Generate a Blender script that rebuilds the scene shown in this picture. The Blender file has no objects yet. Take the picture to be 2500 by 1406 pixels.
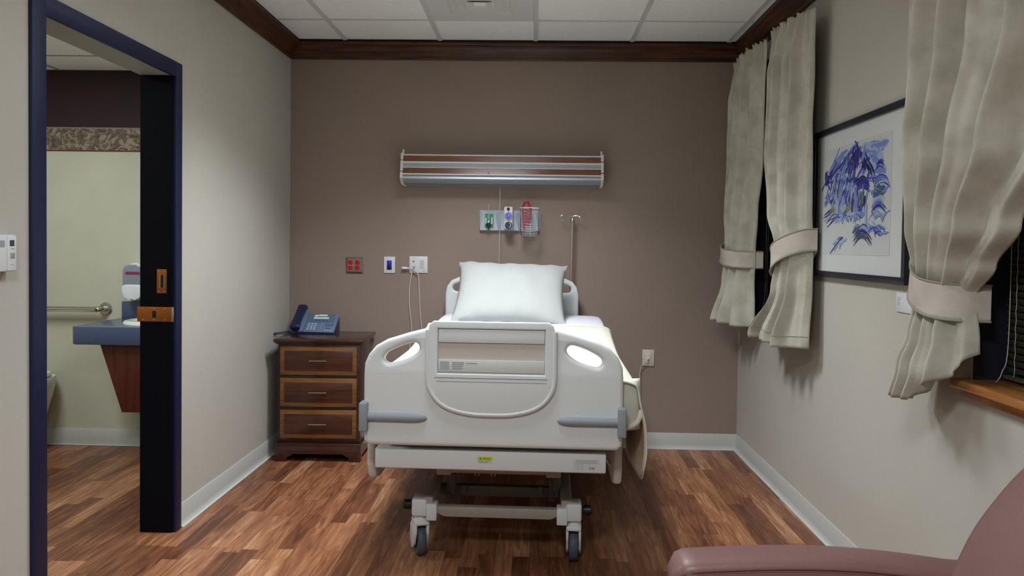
import bpy, bmesh, math, random
from mathutils import Matrix, Vector, noise

sc = bpy.context.scene
C = sc.collection
PI = math.pi
rnd = random.Random(7)

# ---------------------------------------------------------------- camera
F_PX = 1968.82
CX, CY, EYE = 1244.35, 654.34, 1.3091
cam_d = bpy.data.cameras.new('camera')
cam = bpy.data.objects.new('camera', cam_d)
C.objects.link(cam)
cam_d.sensor_fit = 'HORIZONTAL'
cam_d.sensor_width = 36.0
cam_d.lens = 36.0 * F_PX / 2500.0
cam_d.shift_x = (1250 - CX) / 2500.0
cam_d.shift_y = (CY - 703) / 2500.0
cam_d.clip_start = 0.05
r_ = Vector((0.99943724, 0.03048566, 0.01399402))
f_ = Vector((-0.03008357, 0.99915243, -0.0280963))
u_ = Vector((-0.01483869, 0.0276595, 0.99950726))
cam.matrix_world = Matrix(((r_.x, u_.x, -f_.x, 0), (r_.y, u_.y, -f_.y, 0), (r_.z, u_.z, -f_.z, EYE), (0, 0, 0, 1)))
sc.camera = cam

# ---------------------------------------------------------------- world, lights, exposure
w = bpy.data.worlds.new('night')
w.use_nodes = True
w.node_tree.nodes['Background'].inputs[0].default_value = (0.02, 0.025, 0.04, 1)
w.node_tree.nodes['Background'].inputs[1].default_value = 0.15
sc.world = w
sc.view_settings.view_transform = 'Standard'
sc.view_settings.look = 'None'
sc.view_settings.gamma = 1
sc.view_settings.exposure = 0.2
sc.view_settings.use_curve_mapping = False


def area_light(name, loc, sx, sy, power, col, spread=180):
    d = bpy.data.lights.new(name, 'AREA')
    d.shape = 'RECTANGLE'
    d.size = sx
    d.size_y = sy
    d.energy = power
    d.color = col
    d.spread = math.radians(spread)
    o = bpy.data.objects.new(name, d)
    o.location = loc
    C.objects.link(o)
    return o


area_light('troffer_lamp', (-0.315, 3.80, 2.596), 0.5, 0.5, 29, (0.89, 0.94, 1.0), 118)
area_light('fill_lamp_bed_foot', (-0.315, 2.58, 2.596), 0.5, 0.5, 10, (0.88, 0.94, 1.0), 150)  # unseen lamp added to brighten the footboard from above
area_light('fill_lamp_near_camera', (-0.315, 0.14, 2.596), 0.5, 0.5, 50, (0.86, 0.935, 1.0), 175)  # unseen lamp added for frontal light on the footboard
area_light('bathroom_lamp', (-2.75, 3.55, 2.36), 0.5, 1.0, 28, (0.90, 0.98, 1.0))

# ---------------------------------------------------------------- materials


def srgb(r, g, b):
    def c(v):
        v /= 255.0
        return v / 12.92 if v <= 0.04045 else ((v + 0.055) / 1.055) ** 2.4
    return (c(r), c(g), c(b), 1)


def mat(name, col, rough=0.5, metal=0.0, var=0.0, scale=5.0, stretch=(1, 1, 1), bump=0.0, bscale=200.0, emit=0.0, trans=0.0, coat=0.0, col2=None, sheen=0.0, ior=1.45, alpha=1.0):
    m = bpy.data.materials.new(name)
    m.use_nodes = True
    nt = m.node_tree
    b = nt.nodes['Principled BSDF']
    b.inputs['Base Color'].default_value = col
    b.inputs['Roughness'].default_value = rough
    b.inputs['Metallic'].default_value = metal
    b.inputs['IOR'].default_value = ior
    b.inputs['Transmission Weight'].default_value = trans
    b.inputs['Coat Weight'].default_value = coat
    b.inputs['Sheen Weight'].default_value = sheen
    b.inputs['Alpha'].default_value = alpha
    if emit:
        b.inputs['Emission Color'].default_value = col
        b.inputs['Emission Strength'].default_value = emit
    tc = nt.nodes.new('ShaderNodeTexCoord')
    if var or col2:
        mp = nt.nodes.new('ShaderNodeMapping')
        mp.inputs['Scale'].default_value = stretch
        n = nt.nodes.new('ShaderNodeTexNoise')
        n.inputs['Scale'].default_value = scale
        n.inputs['Detail'].default_value = 6
        mix = nt.nodes.new('ShaderNodeMix')
        mix.data_type = 'RGBA'
        c2 = col2 or tuple(min(1, v * (1 + var)) for v in col[:3]) + (1,)
        c1 = col if col2 else tuple(v * (1 - var) for v in col[:3]) + (1,)
        mix.inputs[6].default_value = c1
        mix.inputs[7].default_value = c2
        rp = nt.nodes.new('ShaderNodeMapRange')
        rp.inputs['From Min'].default_value = 0.35
        rp.inputs['From Max'].default_value = 0.65
        nt.links.new(tc.outputs['Object'], mp.inputs[0])
        nt.links.new(mp.outputs[0], n.inputs['Vector'])
        nt.links.new(n.outputs['Fac'], rp.inputs['Value'])
        nt.links.new(rp.outputs[0], mix.inputs[0])
        nt.links.new(mix.outputs[2], b.inputs['Base Color'])
    if bump:
        n2 = nt.nodes.new('ShaderNodeTexNoise')
        n2.inputs['Scale'].default_value = bscale
        n2.inputs['Detail'].default_value = 3
        bp = nt.nodes.new('ShaderNodeBump')
        bp.inputs['Strength'].default_value = bump
        bp.inputs['Distance'].default_value = 0.002
        nt.links.new(tc.outputs['Object'], n2.inputs['Vector'])
        nt.links.new(n2.outputs['Fac'], bp.inputs['Height'])
        nt.links.new(bp.outputs[0], b.inputs['Normal'])
    return m


def floor_mat():
    m = bpy.data.materials.new('wood_plank_vinyl')
    m.use_nodes = True
    nt = m.node_tree
    N = nt.nodes.new
    L = nt.links.new
    b = nt.nodes['Principled BSDF']
    tc = N('ShaderNodeTexCoord')
    sp = N('ShaderNodeSeparateXYZ')
    L(tc.outputs['Object'], sp.inputs[0])

    def M(op, a, bb=None, c=None):
        n = N('ShaderNodeMath')
        n.operation = op
        for i, v in enumerate((a, bb, c)):
            if v is None:
                continue
            if isinstance(v, (int, float)):
                n.inputs[i].default_value = v
            else:
                L(v, n.inputs[i])
        return n.outputs[0]
    W = 0.072
    row = M('FLOOR', M('DIVIDE', sp.outputs[0], W))
    wn = N('ShaderNodeTexWhiteNoise')
    wn.noise_dimensions = '1D'
    L(row, wn.inputs['W'])
    ln = M('ADD', M('MULTIPLY', wn.outputs[0], 0.45), 0.42)
    off = M('MULTIPLY', wn.outputs[0], 7.31)
    yy = M('ADD', M('DIVIDE', sp.outputs[1], ln), off)
    seg = M('FLOOR', yy)
    cb = N('ShaderNodeCombineXYZ')
    L(row, cb.inputs[0])
    L(seg, cb.inputs[1])
    wn2 = N('ShaderNodeTexWhiteNoise')
    wn2.noise_dimensions = '2D'
    L(cb.outputs[0], wn2.inputs['Vector'])
    # grain
    cb2 = N('ShaderNodeCombineXYZ')
    L(M('MULTIPLY', sp.outputs[0], 38), cb2.inputs[0])
    L(M('MULTIPLY', sp.outputs[1], 3.0), cb2.inputs[1])
    L(M('MULTIPLY', wn2.outputs[0], 40), cb2.inputs[2])
    gn = N('ShaderNodeTexNoise')
    gn.inputs['Scale'].default_value = 1.0
    gn.inputs['Detail'].default_value = 8
    gn.inputs['Distortion'].default_value = 1.4
    L(cb2.outputs[0], gn.inputs['Vector'])
    v = M('ADD', M('MULTIPLY', wn2.outputs[0], 0.54), M('MULTIPLY', M('SUBTRACT', gn.outputs['Fac'], 0.5), 1.25))
    v = M('ADD', v, 0.22)
    cr = N('ShaderNodeValToRGB')
    e = cr.color_ramp.elements
    e[0].position = 0.0
    e[0].color = srgb(74, 42, 27)
    e[1].position = 1.0
    e[1].color = srgb(184, 140, 104)
    for p, c in ((0.28, (102, 61, 40)), (0.5, (128, 81, 54)), (0.75, (155, 106, 73))):
        x = e.new(p)
        x.color = srgb(*c)
    L(v, cr.inputs[0])
    # seams
    fx = M('FRACT', M('DIVIDE', sp.outputs[0], W))
    fy = M('FRACT', yy)
    sx = M('LESS_THAN', fx, 0.018)
    sy = M('LESS_THAN', fy, 0.005)
    s = M('MAXIMUM', sx, sy)
    mix = N('ShaderNodeMix')
    mix.data_type = 'RGBA'
    L(M('MULTIPLY', s, 0.45), mix.inputs[0])
    L(cr.outputs[0], mix.inputs[6])
    mix.inputs[7].default_value = srgb(60, 30, 18)
    L(mix.outputs[2], b.inputs['Base Color'])
    b.inputs['Roughness'].default_value = 0.38
    b.inputs['Specular IOR Level'].default_value = 0.4
    return m


def wood(name, dark, light, axis, rough=0.35, scale=3.0, coat=0.0):
    st = [14, 14, 14]
    st['xyz'.index(axis)] = 1.2
    return mat(name, srgb(*dark), rough, col2=srgb(*light), scale=scale, stretch=st, coat=coat)


M_WALL = mat('greige_wallpaper', srgb(186, 182, 171), 0.85, var=0.035, scale=1.2, bump=0.25, bscale=260)
M_ACC = mat('taupe_wallpaper', srgb(146, 129, 118), 0.85, var=0.04, scale=1.5, bump=0.25, bscale=260)
M_BATHW = mat('beige_bath_wallpaper', srgb(188, 186, 166), 0.85, var=0.03, bump=0.2)
M_PLUM = mat('dark_plum_wallpaper', srgb(46, 29, 33), 0.8, var=0.1)
M_CEIL = mat('ceiling_tile', srgb(246, 248, 250), 0.95, bump=0.5, bscale=500, var=0.03, scale=60)
M_GRID = mat('ceiling_grid_metal', srgb(206, 208, 208), 0.6)
M_FLOOR = floor_mat()
M_BASE = mat('grey_vinyl_base', srgb(188, 190, 184), 0.45)
M_CROWN = wood('walnut_crown', (40, 20, 11), (86, 48, 28), 'y', 0.4)
M_CROWNX = wood('walnut_crown_x', (40, 20, 11), (86, 48, 28), 'x', 0.4)
M_BLACK = mat('black_gap', srgb(12, 12, 18), 0.7)
M_NAVY = mat('navy_enamel', srgb(17, 24, 62), 0.5)
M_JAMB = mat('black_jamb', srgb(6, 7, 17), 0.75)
M_SOFFIT = mat('grey_soffit', srgb(150, 154, 152), 0.6)
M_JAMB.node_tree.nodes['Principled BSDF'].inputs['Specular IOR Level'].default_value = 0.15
M_BRASS = mat('brass', srgb(186, 112, 50), 0.35, 0.85, var=0.08, scale=30)
M_STEEL = mat('steel', srgb(200, 196, 190), 0.25, 1.0)
M_ALU = mat('satin_aluminium', srgb(186, 192, 198), 0.42, 0.6)
M_WHITEMETAL = mat('white_metal', srgb(215, 212, 208), 0.4)
M_LWOOD = wood('light_strip_wood', (104, 64, 44), (126, 82, 58), 'x', 0.24, 4)
M_PLAST = mat('bed_plastic', srgb(215, 219, 218), 0.42)
M_PLASTIN = mat('bed_plastic_recess', srgb(196, 188, 180), 0.6)
M_BUMP = mat('grey_rubber', srgb(140, 148, 153), 0.5)
M_FRAME = mat('bed_frame_paint', srgb(160, 152, 142), 0.45)
M_FRAMED = mat('bed_frame_dark', srgb(98, 94, 84), 0.5)  # dark deck metal; on lift arms and middle crossbar stands for under-bed shade
M_RUB = mat('caster_rubber', srgb(74, 80, 92), 0.55)
M_DK = mat('black_plastic', srgb(20, 20, 24), 0.4)
M_SHEET = mat('sheet_white', srgb(216, 216, 224), 0.9, bump=0.3, bscale=60)
M_COVER = mat('cream_coverlet', srgb(206, 204, 190), 0.9, bump=0.3, bscale=120)
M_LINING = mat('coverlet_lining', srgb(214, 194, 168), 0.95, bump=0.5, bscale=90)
M_PILLOW = mat('pillow_case', srgb(176, 178, 175), 0.85, bump=0.3, bscale=25)
M_CURT = mat('curtain_cloth', srgb(166, 163, 146), 0.9, col2=srgb(194, 190, 176), scale=9, bump=0.3, bscale=300, sheen=0.2)
M_TIE = mat('tieback_cloth', srgb(178, 170, 158), 0.9, col2=srgb(204, 196, 184), scale=7, bump=0.3, bscale=300)
M_PIPE = mat('piping_cloth', srgb(150, 144, 130), 0.9)
M_NSW = wood('nightstand_dark', (44, 20, 14), (66, 32, 22), 'x', 0.25, 3, 0.3)
M_NSD = wood('nightstand_drawer', (54, 26, 15), (78, 42, 24), 'x', 0.3, 3, 0.2)
M_NSB = wood('nightstand_band', (98, 62, 28), (128, 84, 40), 'x', 0.3, 5, 0.2)
M_PH = mat('phone_slate', srgb(96, 114, 140), 0.4)
M_PHD = mat('phone_navy', srgb(28, 36, 66), 0.25)
M_PHK = mat('phone_key', srgb(176, 186, 196), 0.4)
M_LCD = mat('phone_lcd', srgb(190, 214, 190), 0.4)
M_WP = mat('white_plastic', srgb(214, 216, 216), 0.4)
M_WPG = mat('grey_print', srgb(150, 154, 156), 0.6)
M_RED = mat('red_receptacle', srgb(190, 24, 30), 0.4)
M_BLUE = mat('blue_switch', srgb(48, 44, 190), 0.4)
M_BLUED = mat('blue_switch_dark', srgb(22, 24, 60), 0.3)
M_GREEN = mat('green_label', srgb(60, 146, 112), 0.5)
M_GREEND = mat('dark_green', srgb(20, 56, 50), 0.4)
M_PURP = mat('blue_gauge', srgb(92, 88, 190), 0.4)


def thin_clear(name, tint, haze, ior):
    m = bpy.data.materials.new(name)
    m.use_nodes = True
    nt = m.node_tree
    nt.nodes.clear()
    N = nt.nodes.new
    out, mix, mix2, tr, gl, df, fr = N('ShaderNodeOutputMaterial'), N('ShaderNodeMixShader'), N('ShaderNodeMixShader'), N('ShaderNodeBsdfTransparent'), N('ShaderNodeBsdfGlossy'), N('ShaderNodeBsdfDiffuse'), N('ShaderNodeLayerWeight')
    gl.inputs['Roughness'].default_value = 0.03
    tr.inputs[0].default_value = tint
    df.inputs[0].default_value = (0.8, 0.84, 0.86, 1)
    fr.inputs[0].default_value = ior
    L = nt.links.new
    mix.inputs[0].default_value = haze
    L(tr.outputs[0], mix.inputs[1])
    L(df.outputs[0], mix.inputs[2])
    L(fr.outputs['Fresnel'], mix2.inputs[0])
    L(mix.outputs[0], mix2.inputs[1])
    L(gl.outputs[0], mix2.inputs[2])
    L(mix2.outputs[0], out.inputs[0])
    return m


M_CLEAR = thin_clear('clear_thin_plastic', (0.985, 0.995, 0.995, 1), 0.08, 0.06)
M_REDT = mat('red_tubing', srgb(172, 34, 60), 0.3)
M_CORD = mat('cord_white', srgb(206, 196, 190), 0.5)
M_PAPER = mat('paper', srgb(204, 206, 204), 0.8)
M_MATB = mat('mat_board', srgb(214, 215, 213), 0.8)
M_GLASS = mat('window_glass', (0.02, 0.022, 0.03, 1), 0.05)
M_PFRAME = mat('black_picture_frame', srgb(22, 22, 34), 0.4)
M_WFRAME = mat('dark_window_frame', srgb(24, 26, 38), 0.5)
M_BLIND = mat('olive_blind', srgb(84, 88, 66), 0.5)
M_SILL = wood('sill_wood', (150, 92, 40), (186, 126, 66), 'y', 0.28, 3, 0.3)
M_VINYL = mat('burgundy_vinyl', srgb(124, 90, 86), 0.4, var=0.04, scale=4, bump=0.2, bscale=350)
M_SEAM = mat('seam_thread', srgb(96, 56, 54), 0.7)
M_CHSHADE = wood('chair_under_arm_shade', (46, 24, 14), (70, 38, 22), 'x', 0.4)  # dark brown stands in for the shade below the arm
M_COUNT = mat('navy_counter', srgb(70, 84, 112), 0.22)
M_APRON = wood('mahogany_panel', (70, 28, 20), (92, 42, 30), 'z', 0.4)
M_PORC = mat('porcelain', srgb(222, 222, 214), 0.15)
M_GREY = mat('grey_dispenser', srgb(132, 138, 150), 0.2)
M_MAROON = mat('maroon_print', srgb(120, 50, 78), 0.5)
M_YEL = mat('yellow_label', srgb(206, 206, 40), 0.5)
M_LAMP = mat('lit_diffuser', (0.9, 0.96, 1.0, 1), 0.5, emit=4.0)
M_BORDER = mat('leaf_border_paper', srgb(96, 84, 72), 0.8, col2=srgb(158, 146, 126), scale=22, stretch=(1, 1, 1.3))

# ---------------------------------------------------------------- geometry helpers
WM = {}


def box(bm, x0, x1, y0, y1, z0, z1, r=0.0, seg=2, M=None):
    vs = [bm.verts.new((x, y, z)) for x in (x0, x1) for y in (y0, y1) for z in (z0, z1)]
    q = [(0, 1, 3, 2), (4, 6, 7, 5), (0, 4, 5, 1), (2, 3, 7, 6), (0, 2, 6, 4), (1, 5, 7, 3)]
    fs = [bm.faces.new([vs[i] for i in f]) for f in q]
    out = vs
    if r > 0:
        es = list({e for f in fs for e in f.edges})
        res = bmesh.ops.bevel(bm, geom=es, offset=r, segments=seg, profile=0.5, affect='EDGES', clamp_overlap=True)
        out = list({v for f in res['faces'] for v in f.verts} | {v for v in vs if v.is_valid})
    if M is not None:
        bmesh.ops.transform(bm, matrix=M, verts=out)
    return bm


def BX(x0, x1, y0, y1, z0, z1, r=0.0, seg=2):
    return box(bmesh.new(), x0, x1, y0, y1, z0, z1, r, seg)


def smooth_path(pts, n=8, closed=False):
    P = [Vector(p) for p in pts]
    out = []
    m = len(P)
    rng = range(m if closed else m - 1)
    for i in rng:
        a = P[(i - 1) % m] if (closed or i > 0) else P[0]
        b = P[i]
        c = P[(i + 1) % m]
        d = P[(i + 2) % m] if (closed or i + 2 < m) else P[-1]
        for k in range(n):
            t = k / n
            out.append(0.5 * ((2 * b) + (c - a) * t + (2 * a - 5 * b + 4 * c - d) * t * t + (3 * b - a - 3 * c + d) * t ** 3))
    if not closed:
        out.append(P[-1])
    return out


def tube(bm, pts, r, n=8, closed=False, caps=True, rad=None):
    P = [Vector(p) for p in pts]
    m = len(P)
    rings = []
    up = None
    for i in range(m):
        a = P[(i - 1) % m] if (closed or i > 0) else P[i]
        b = P[(i + 1) % m] if (closed or i < m - 1) else P[i]
        t = (b - a).normalized()
        if up is None:
            up = Vector((0, 0, 1)) if abs(t.z) < 0.9 else Vector((1, 0, 0))
        s = t.cross(up)
        if s.length < 1e-6:
            s = t.orthogonal()
        s.normalize()
        up = s.cross(t).normalized()
        rr = rad(i / max(1, m - 1)) if rad else r
        rings.append([bm.verts.new(P[i] + (s * math.cos(2 * PI * k / n) + up * math.sin(2 * PI * k / n)) * rr) for k in range(n)])
    for i in range(m if closed else m - 1):
        A, B = rings[i], rings[(i + 1) % m]
        for k in range(n):
            bm.faces.new((A[k], A[(k + 1) % n], B[(k + 1) % n], B[k]))
    if caps and not closed:
        bm.faces.new(rings[0][::-1])
        bm.faces.new(rings[-1])
    return bm


def lathe(bm, prof, c=(0, 0, 0), axis='z', n=24):
    ax = {'x': Matrix.Rotation(PI / 2, 4, 'Y'), 'y': Matrix.Rotation(-PI / 2, 4, 'X'), 'z': Matrix.Identity(4)}[axis]
    T = Matrix.Translation(c) @ ax
    rings = []
    for r, h in prof:
        if r < 1e-6:
            rings.append([bm.verts.new(T @ Vector((0, 0, h)))])
        else:
            rings.append([bm.verts.new(T @ Vector((r * math.cos(2 * PI * k / n), r * math.sin(2 * PI * k / n), h))) for k in range(n)])
    for A, B in zip(rings, rings[1:]):
        for k in range(n):
            a = A[k % len(A)], A[(k + 1) % len(A)]
            b = B[k % len(B)], B[(k + 1) % len(B)]
            if len(A) == 1 and len(B) == 1:
                continue
            if len(A) == 1:
                bm.faces.new((a[0], b[1], b[0]))
            elif len(B) == 1:
                bm.faces.new((a[0], a[1], b[0]))
            else:
                bm.faces.new((a[0], a[1], b[1], b[0]))
    if len(rings[0]) > 1:
        bm.faces.new(rings[0][::-1])
    if len(rings[-1]) > 1:
        bm.faces.new(rings[-1])
    return bm


def prism(bm, poly, plane, a, b, r=0.0, seg=2):
    """poly of 2-D points in plane 'xy','xz','yz', extruded from a to b on the third axis"""
    def P(p, h):
        return {'xy': (p[0], p[1], h), 'xz': (p[0], h, p[1]), 'yz': (h, p[0], p[1])}[plane]
    A = [bm.verts.new(P(p, a)) for p in poly]
    B = [bm.verts.new(P(p, b)) for p in poly]
    n = len(poly)
    fs = [bm.faces.new(A), bm.faces.new(B[::-1])]
    for i in range(n):
        fs.append(bm.faces.new((A[i], B[i], B[(i + 1) % n], A[(i + 1) % n])))
    if r > 0:
        es = list({e for f in fs for e in f.edges})
        bmesh.ops.bevel(bm, geom=es, offset=r, segments=seg, profile=0.5, affect='EDGES', clamp_overlap=True)
    return bm


def sheet(bm, f, nu, nv, cu=False):
    g = [[bm.verts.new(f(i / nu, j / nv)) for j in range(nv + 1)] for i in range(nu + (0 if cu else 1))]
    for i in range(nu):
        for j in range(nv):
            A = g[i]
            B = g[(i + 1) % len(g)]
            bm.faces.new((A[j], B[j], B[j + 1], A[j + 1]))
    return bm


def curve_mesh(loops, thick, bevel, res=3):
    cu = bpy.data.curves.new('tmp', 'CURVE')
    cu.dimensions = '2D'
    cu.fill_mode = 'BOTH'
    cu.extrude = max(0.0001, thick / 2 - bevel)
    cu.bevel_depth = bevel
    cu.bevel_resolution = res
    cu.offset = -bevel
    for lp in loops:
        s = cu.splines.new('POLY')
        s.points.add(len(lp) - 1)
        for i, p in enumerate(lp):
            s.points[i].co = (p[0], p[1], 0, 1)
        s.use_cyclic_u = True
    return conv(cu)


def conv(data):
    o = bpy.data.objects.new('tmp', data)
    C.objects.link(o)
    bpy.context.view_layer.update()
    me = bpy.data.meshes.new_from_object(o.evaluated_get(bpy.context.evaluated_depsgraph_get()))
    bpy.data.objects.remove(o)
    bm = bmesh.new()
    bm.from_mesh(me)
    bpy.data.meshes.remove(me)
    return bm


def plate_xz(loops, y0, y1, bevel):
    """outline in the x,z plane; from y0 (front) to y1 (back)"""
    bm = curve_mesh(loops, abs(y1 - y0), bevel)
    bmesh.ops.transform(bm, matrix=Matrix.Translation((0, (y0 + y1) / 2, 0)) @ Matrix.Rotation(PI / 2, 4, 'X'), verts=bm.verts)
    bmesh.ops.remove_doubles(bm, verts=bm.verts, dist=0.00005)
    return bm


def text_bm(s, size, M, thick=0.0002):
    cu = bpy.data.curves.new('txt', 'FONT')
    cu.body = s
    cu.size = size
    cu.extrude = thick
    cu.align_x = 'CENTER'
    cu.align_y = 'CENTER'
    bm = conv(cu)
    bmesh.ops.transform(bm, matrix=M, verts=bm.verts)
    return bm


def merge(*bms):
    out = bmesh.new()
    for b in bms:
        me = bpy.data.meshes.new('t')
        b.to_mesh(me)
        out.from_mesh(me)
        bpy.data.meshes.remove(me)
        b.free()
    return out


def obj(name, bm, m, parent=None, local=False, ang=35, fix=True, label=None):
    if fix:
        bmesh.ops.recalc_face_normals(bm, faces=bm.faces)
    loc = Vector((0, 0, 0))
    if parent is not None and not local:
        bmesh.ops.transform(bm, matrix=WM[parent.name].inverted(), verts=bm.verts)
    if parent is None:
        xs = [v.co for v in bm.verts]
        lo = Vector([min(c[i] for c in xs) for i in range(3)])
        hi = Vector([max(c[i] for c in xs) for i in range(3)])
        loc = Vector(((lo.x + hi.x) / 2, (lo.y + hi.y) / 2, lo.z))
        if m is M_FLOOR:
            loc = Vector((0, 0, 0))
        bmesh.ops.translate(bm, vec=-loc, verts=bm.verts)
    me = bpy.data.meshes.new(name)
    bm.to_mesh(me)
    bm.free()
    for mm in (m if isinstance(m, (list, tuple)) else [m]):
        me.materials.append(mm)
    me.shade_smooth()
    me.set_sharp_from_angle(angle=math.radians(ang))
    o = bpy.data.objects.new(name, me)
    C.objects.link(o)
    if parent is not None:
        o.parent = parent
        WM[o.name] = WM[parent.name]
    else:
        o.location = loc
        WM[o.name] = Matrix.Translation(loc)
    if label:
        o['label'] = label
    return o


def thing(name, label, cat, loc=(0, 0, 0), rotz=0.0, group=None):
    o = bpy.data.objects.new(name, None)
    o.empty_display_size = 0.05
    C.objects.link(o)
    o.location = loc
    o.rotation_euler = (0, 0, rotz)
    WM[o.name] = Matrix.Translation(loc) @ Matrix.Rotation(rotz, 4, 'Z')
    return tag(o, label, cat, group)


def tag(o, label, cat, group=None):
    o['label'] = label
    o['category'] = cat
    if group:
        o['group'] = group
    return o


def struct(name, bm, m, parent=None, **k):
    o = obj(name, bm, m, parent, **k)
    if parent is None:
        o['kind'] = 'structure'
    return o


def sthing(name, loc):
    o = bpy.data.objects.new(name, None)
    o.empty_display_size = 0.05
    C.objects.link(o)
    o.location = loc
    o['kind'] = 'structure'
    WM[o.name] = Matrix.Translation(loc)
    return o


# ---------------------------------------------------------------- room shell
XL, XR, YB, H = -1.6044, 1.3298, 5.25, 2.6114
WT = 0.146
DY0, DY1, DZ = 2.584, 3.545, 2.045
YF = -1.5
BX0, BY1, BY0, BH = -3.95, 5.03, 2.15, 2.374

struct('floor', BX(BX0 - 0.1, XR + 0.2, YF - 0.1, YB + 0.1, -0.08, 0), M_FLOOR)
bm = bmesh.new()
box(bm, XL - WT, XL, YF, DY0, 0, H + .05)
box(bm, XL - WT, XL, DY1, YB, 0, H + .05)
box(bm, XL - WT, XL, DY0, DY1, DZ, H + .05)
struct('wall_left', bm, M_WALL)
struct('wall_back', BX(XL - WT, XR + 0.2, YB, YB + 0.12, 0, H + .05), M_ACC)
struct('wall_front', BX(XL - WT, XR + 0.2, YF - 0.12, YF, 0, H + .05), M_WALL)
WINS = [(3.95, 4.98, 0.925, 2.40), (1.35, 2.47, 0.925, 2.40)]
bm = bmesh.new()
for a, b in ((YF, 1.35), (2.47, 3.95), (4.98, YB)):
    box(bm, XR, XR + 0.2, a, b, 0, H + .05)
for a, b, z0, z1 in WINS:
    box(bm, XR, XR + 0.2, a, b, 0, z0 - 0.028)
    box(bm, XR, XR + 0.2, a, b, z1, H + .05)
struct('wall_right', bm, M_WALL)

# ceiling of the room: tiles in one slab, metal grid below
struct('ceiling', BX(XL - 0.05, XR + 0.05, YF - 0.05, YB + 0.05, H + 0.004, H + 0.05), M_CEIL)
bm = bmesh.new()
T0 = -1.2299
for i in range(5):
    x = T0 + 0.61 * i
    box(bm, x - 0.013, x + 0.013, YF, YB - 0.06, H - 0.003, H + 0.004)
k = 0
y = 4.7145
while y > YF:
    if True:
        box(bm, XL + .06, XR - .06, y - 0.007, y + 0.007, H - 0.001, H + 0.004)
    y -= 0.61
struct('trim_4', bm, M_GRID)


# crown moulding: profile (distance from wall, z)
def crown_prof(c=0.0857, d=0.1094):
    z1 = H - 0.012
    z0 = H - d
    return [(0, z0), (0.012, z0), (0.016, z0 + 0.006), (0.016, z0 + 0.018), (0.024, z0 + 0.026), (0.052, z0 + 0.06), (0.068, z1 - 0.022), (c - 0.004, z1 - 0.018), (c, z1 - 0.012), (c, z1), (0, z1)]


def crown(name, kind):
    bm = bmesh.new()
    P = crown_prof()
    if kind == 'left':
        f = lambda d, z, e: (XL + d, (YB - d) if e else YF, z)
    elif kind == 'right':
        f = lambda d, z, e: (XR - d, (YB - d) if e else YF, z)
    else:
        f = lambda d, z, e: ((XR - d) if e else (XL + d), YB - d, z)
    A = [bm.verts.new(f(d, z, 0)) for d, z in P]
    B = [bm.verts.new(f(d, z, 1)) for d, z in P]
    bm.faces.new(A)
    bm.faces.new(B[::-1])
    n = len(P)
    for i in range(n):
        bm.faces.new((A[i], B[i], B[(i + 1) % n], A[(i + 1) % n]))
    return struct(name, bm, M_CROWNX if kind == 'back' else M_CROWN)


crown('trim_1', 'left')
crown('trim_2', 'back')
crown('trim_3', 'right')
bm = bmesh.new()
box(bm, XL, XL + 0.078, YF, YB, H - 0.013, H + 0.003)
box(bm, XR - 0.078, XR, YF, YB, H - 0.013, H + 0.003)
box(bm, XL, XR, YB - 0.078, YB, H - 0.013, H + 0.003)
struct('trim_5', bm, M_BLACK)


# vinyl cove base
def base(name, kind, a, b):
    P = [(0, 0), (0.022, 0), (0.022, 0.003), (0.012, 0.007), (0.007, 0.016), (0.005, 0.03), (0.005, 0.1), (0.003, 0.104), (0, 0.104)]
    bm = bmesh.new()
    f = {'left': lambda d, z, y: (XL + d, y, z), 'right': lambda d, z, y: (XR - d, y, z), 'back': lambda d, z, x: (x, YB - d, z), 'bath': lambda d, z, x: (x, BY1 - d, z), 'bathr': lambda d, z, y: (XL - WT - d, y, z)}[kind]
    A = [bm.verts.new(f(d, z, a)) for d, z in P]
    B = [bm.verts.new(f(d, z, b)) for d, z in P]
    bm.faces.new(A)
    bm.faces.new(B[::-1])
    for i in range(len(P)):
        j = (i + 1) % len(P)
        bm.faces.new((A[i], B[i], B[j], A[j]))
    return struct(name, bm, M_BASE)


base('baseboard_left', 'left', DY1 + 0.056, YB)
base('baseboard_left', 'left', YF, DY0 - 0.072)
base('baseboard_right', 'right', YF, YB)
base('baseboard_back', 'back', XL, XR)

# door frame
d1 = sthing('door_1', (XL, (DY0 + DY1) / 2, 0))
bm = bmesh.new()
box(bm, XL - .002, XL + 0.014, DY0 - 0.07, DY0 + .004, 0, DZ + 0.055, 0.003)
obj('casing', bm, M_NAVY, d1)
obj('casing', BX(XL - .002, XL + 0.014, DY1 - .004, DY1 + 0.055, 0, DZ + 0.055, 0.003), M_NAVY, d1)
obj('casing', BX(XL - .001, XL + 0.0135, DY0, DY1, DZ - 0.012, DZ + 0.0555, 0.003), M_NAVY, d1)
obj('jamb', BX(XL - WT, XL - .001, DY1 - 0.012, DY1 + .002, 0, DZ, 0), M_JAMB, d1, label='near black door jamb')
obj('jamb', BX(XL - WT, XL - .001, DY0 - 0.002, DY0 + .012, 0, DZ, 0), M_NAVY, d1)
obj('soffit', BX(XL - WT, XL - .002, DY0, DY1 - .012, DZ - 0.006, DZ + .002), M_SOFFIT, d1, label='grey underside of door header')
yj = DY1 - 0.012
bm = BX(-1.674, -1.630, yj - 0.003, yj + .001, 1.074, 1.182, 0.001)
lp = obj('latch_plate', bm, M_BRASS, d1, label='small upright brass latch plate')
obj('slot', BX(-1.655, -1.643, yj - 0.0045, yj - 0.002, 1.100, 1.156), M_DK, lp)
bm = bmesh.new()
for sx in (-1.664, -1.641):
    for sz in (1.083, 1.172):
        lathe(bm, [(0, -0.0045), (0.003, -0.004), (0.003, -0.002)], (sx, yj, sz), 'y', 10)
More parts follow.
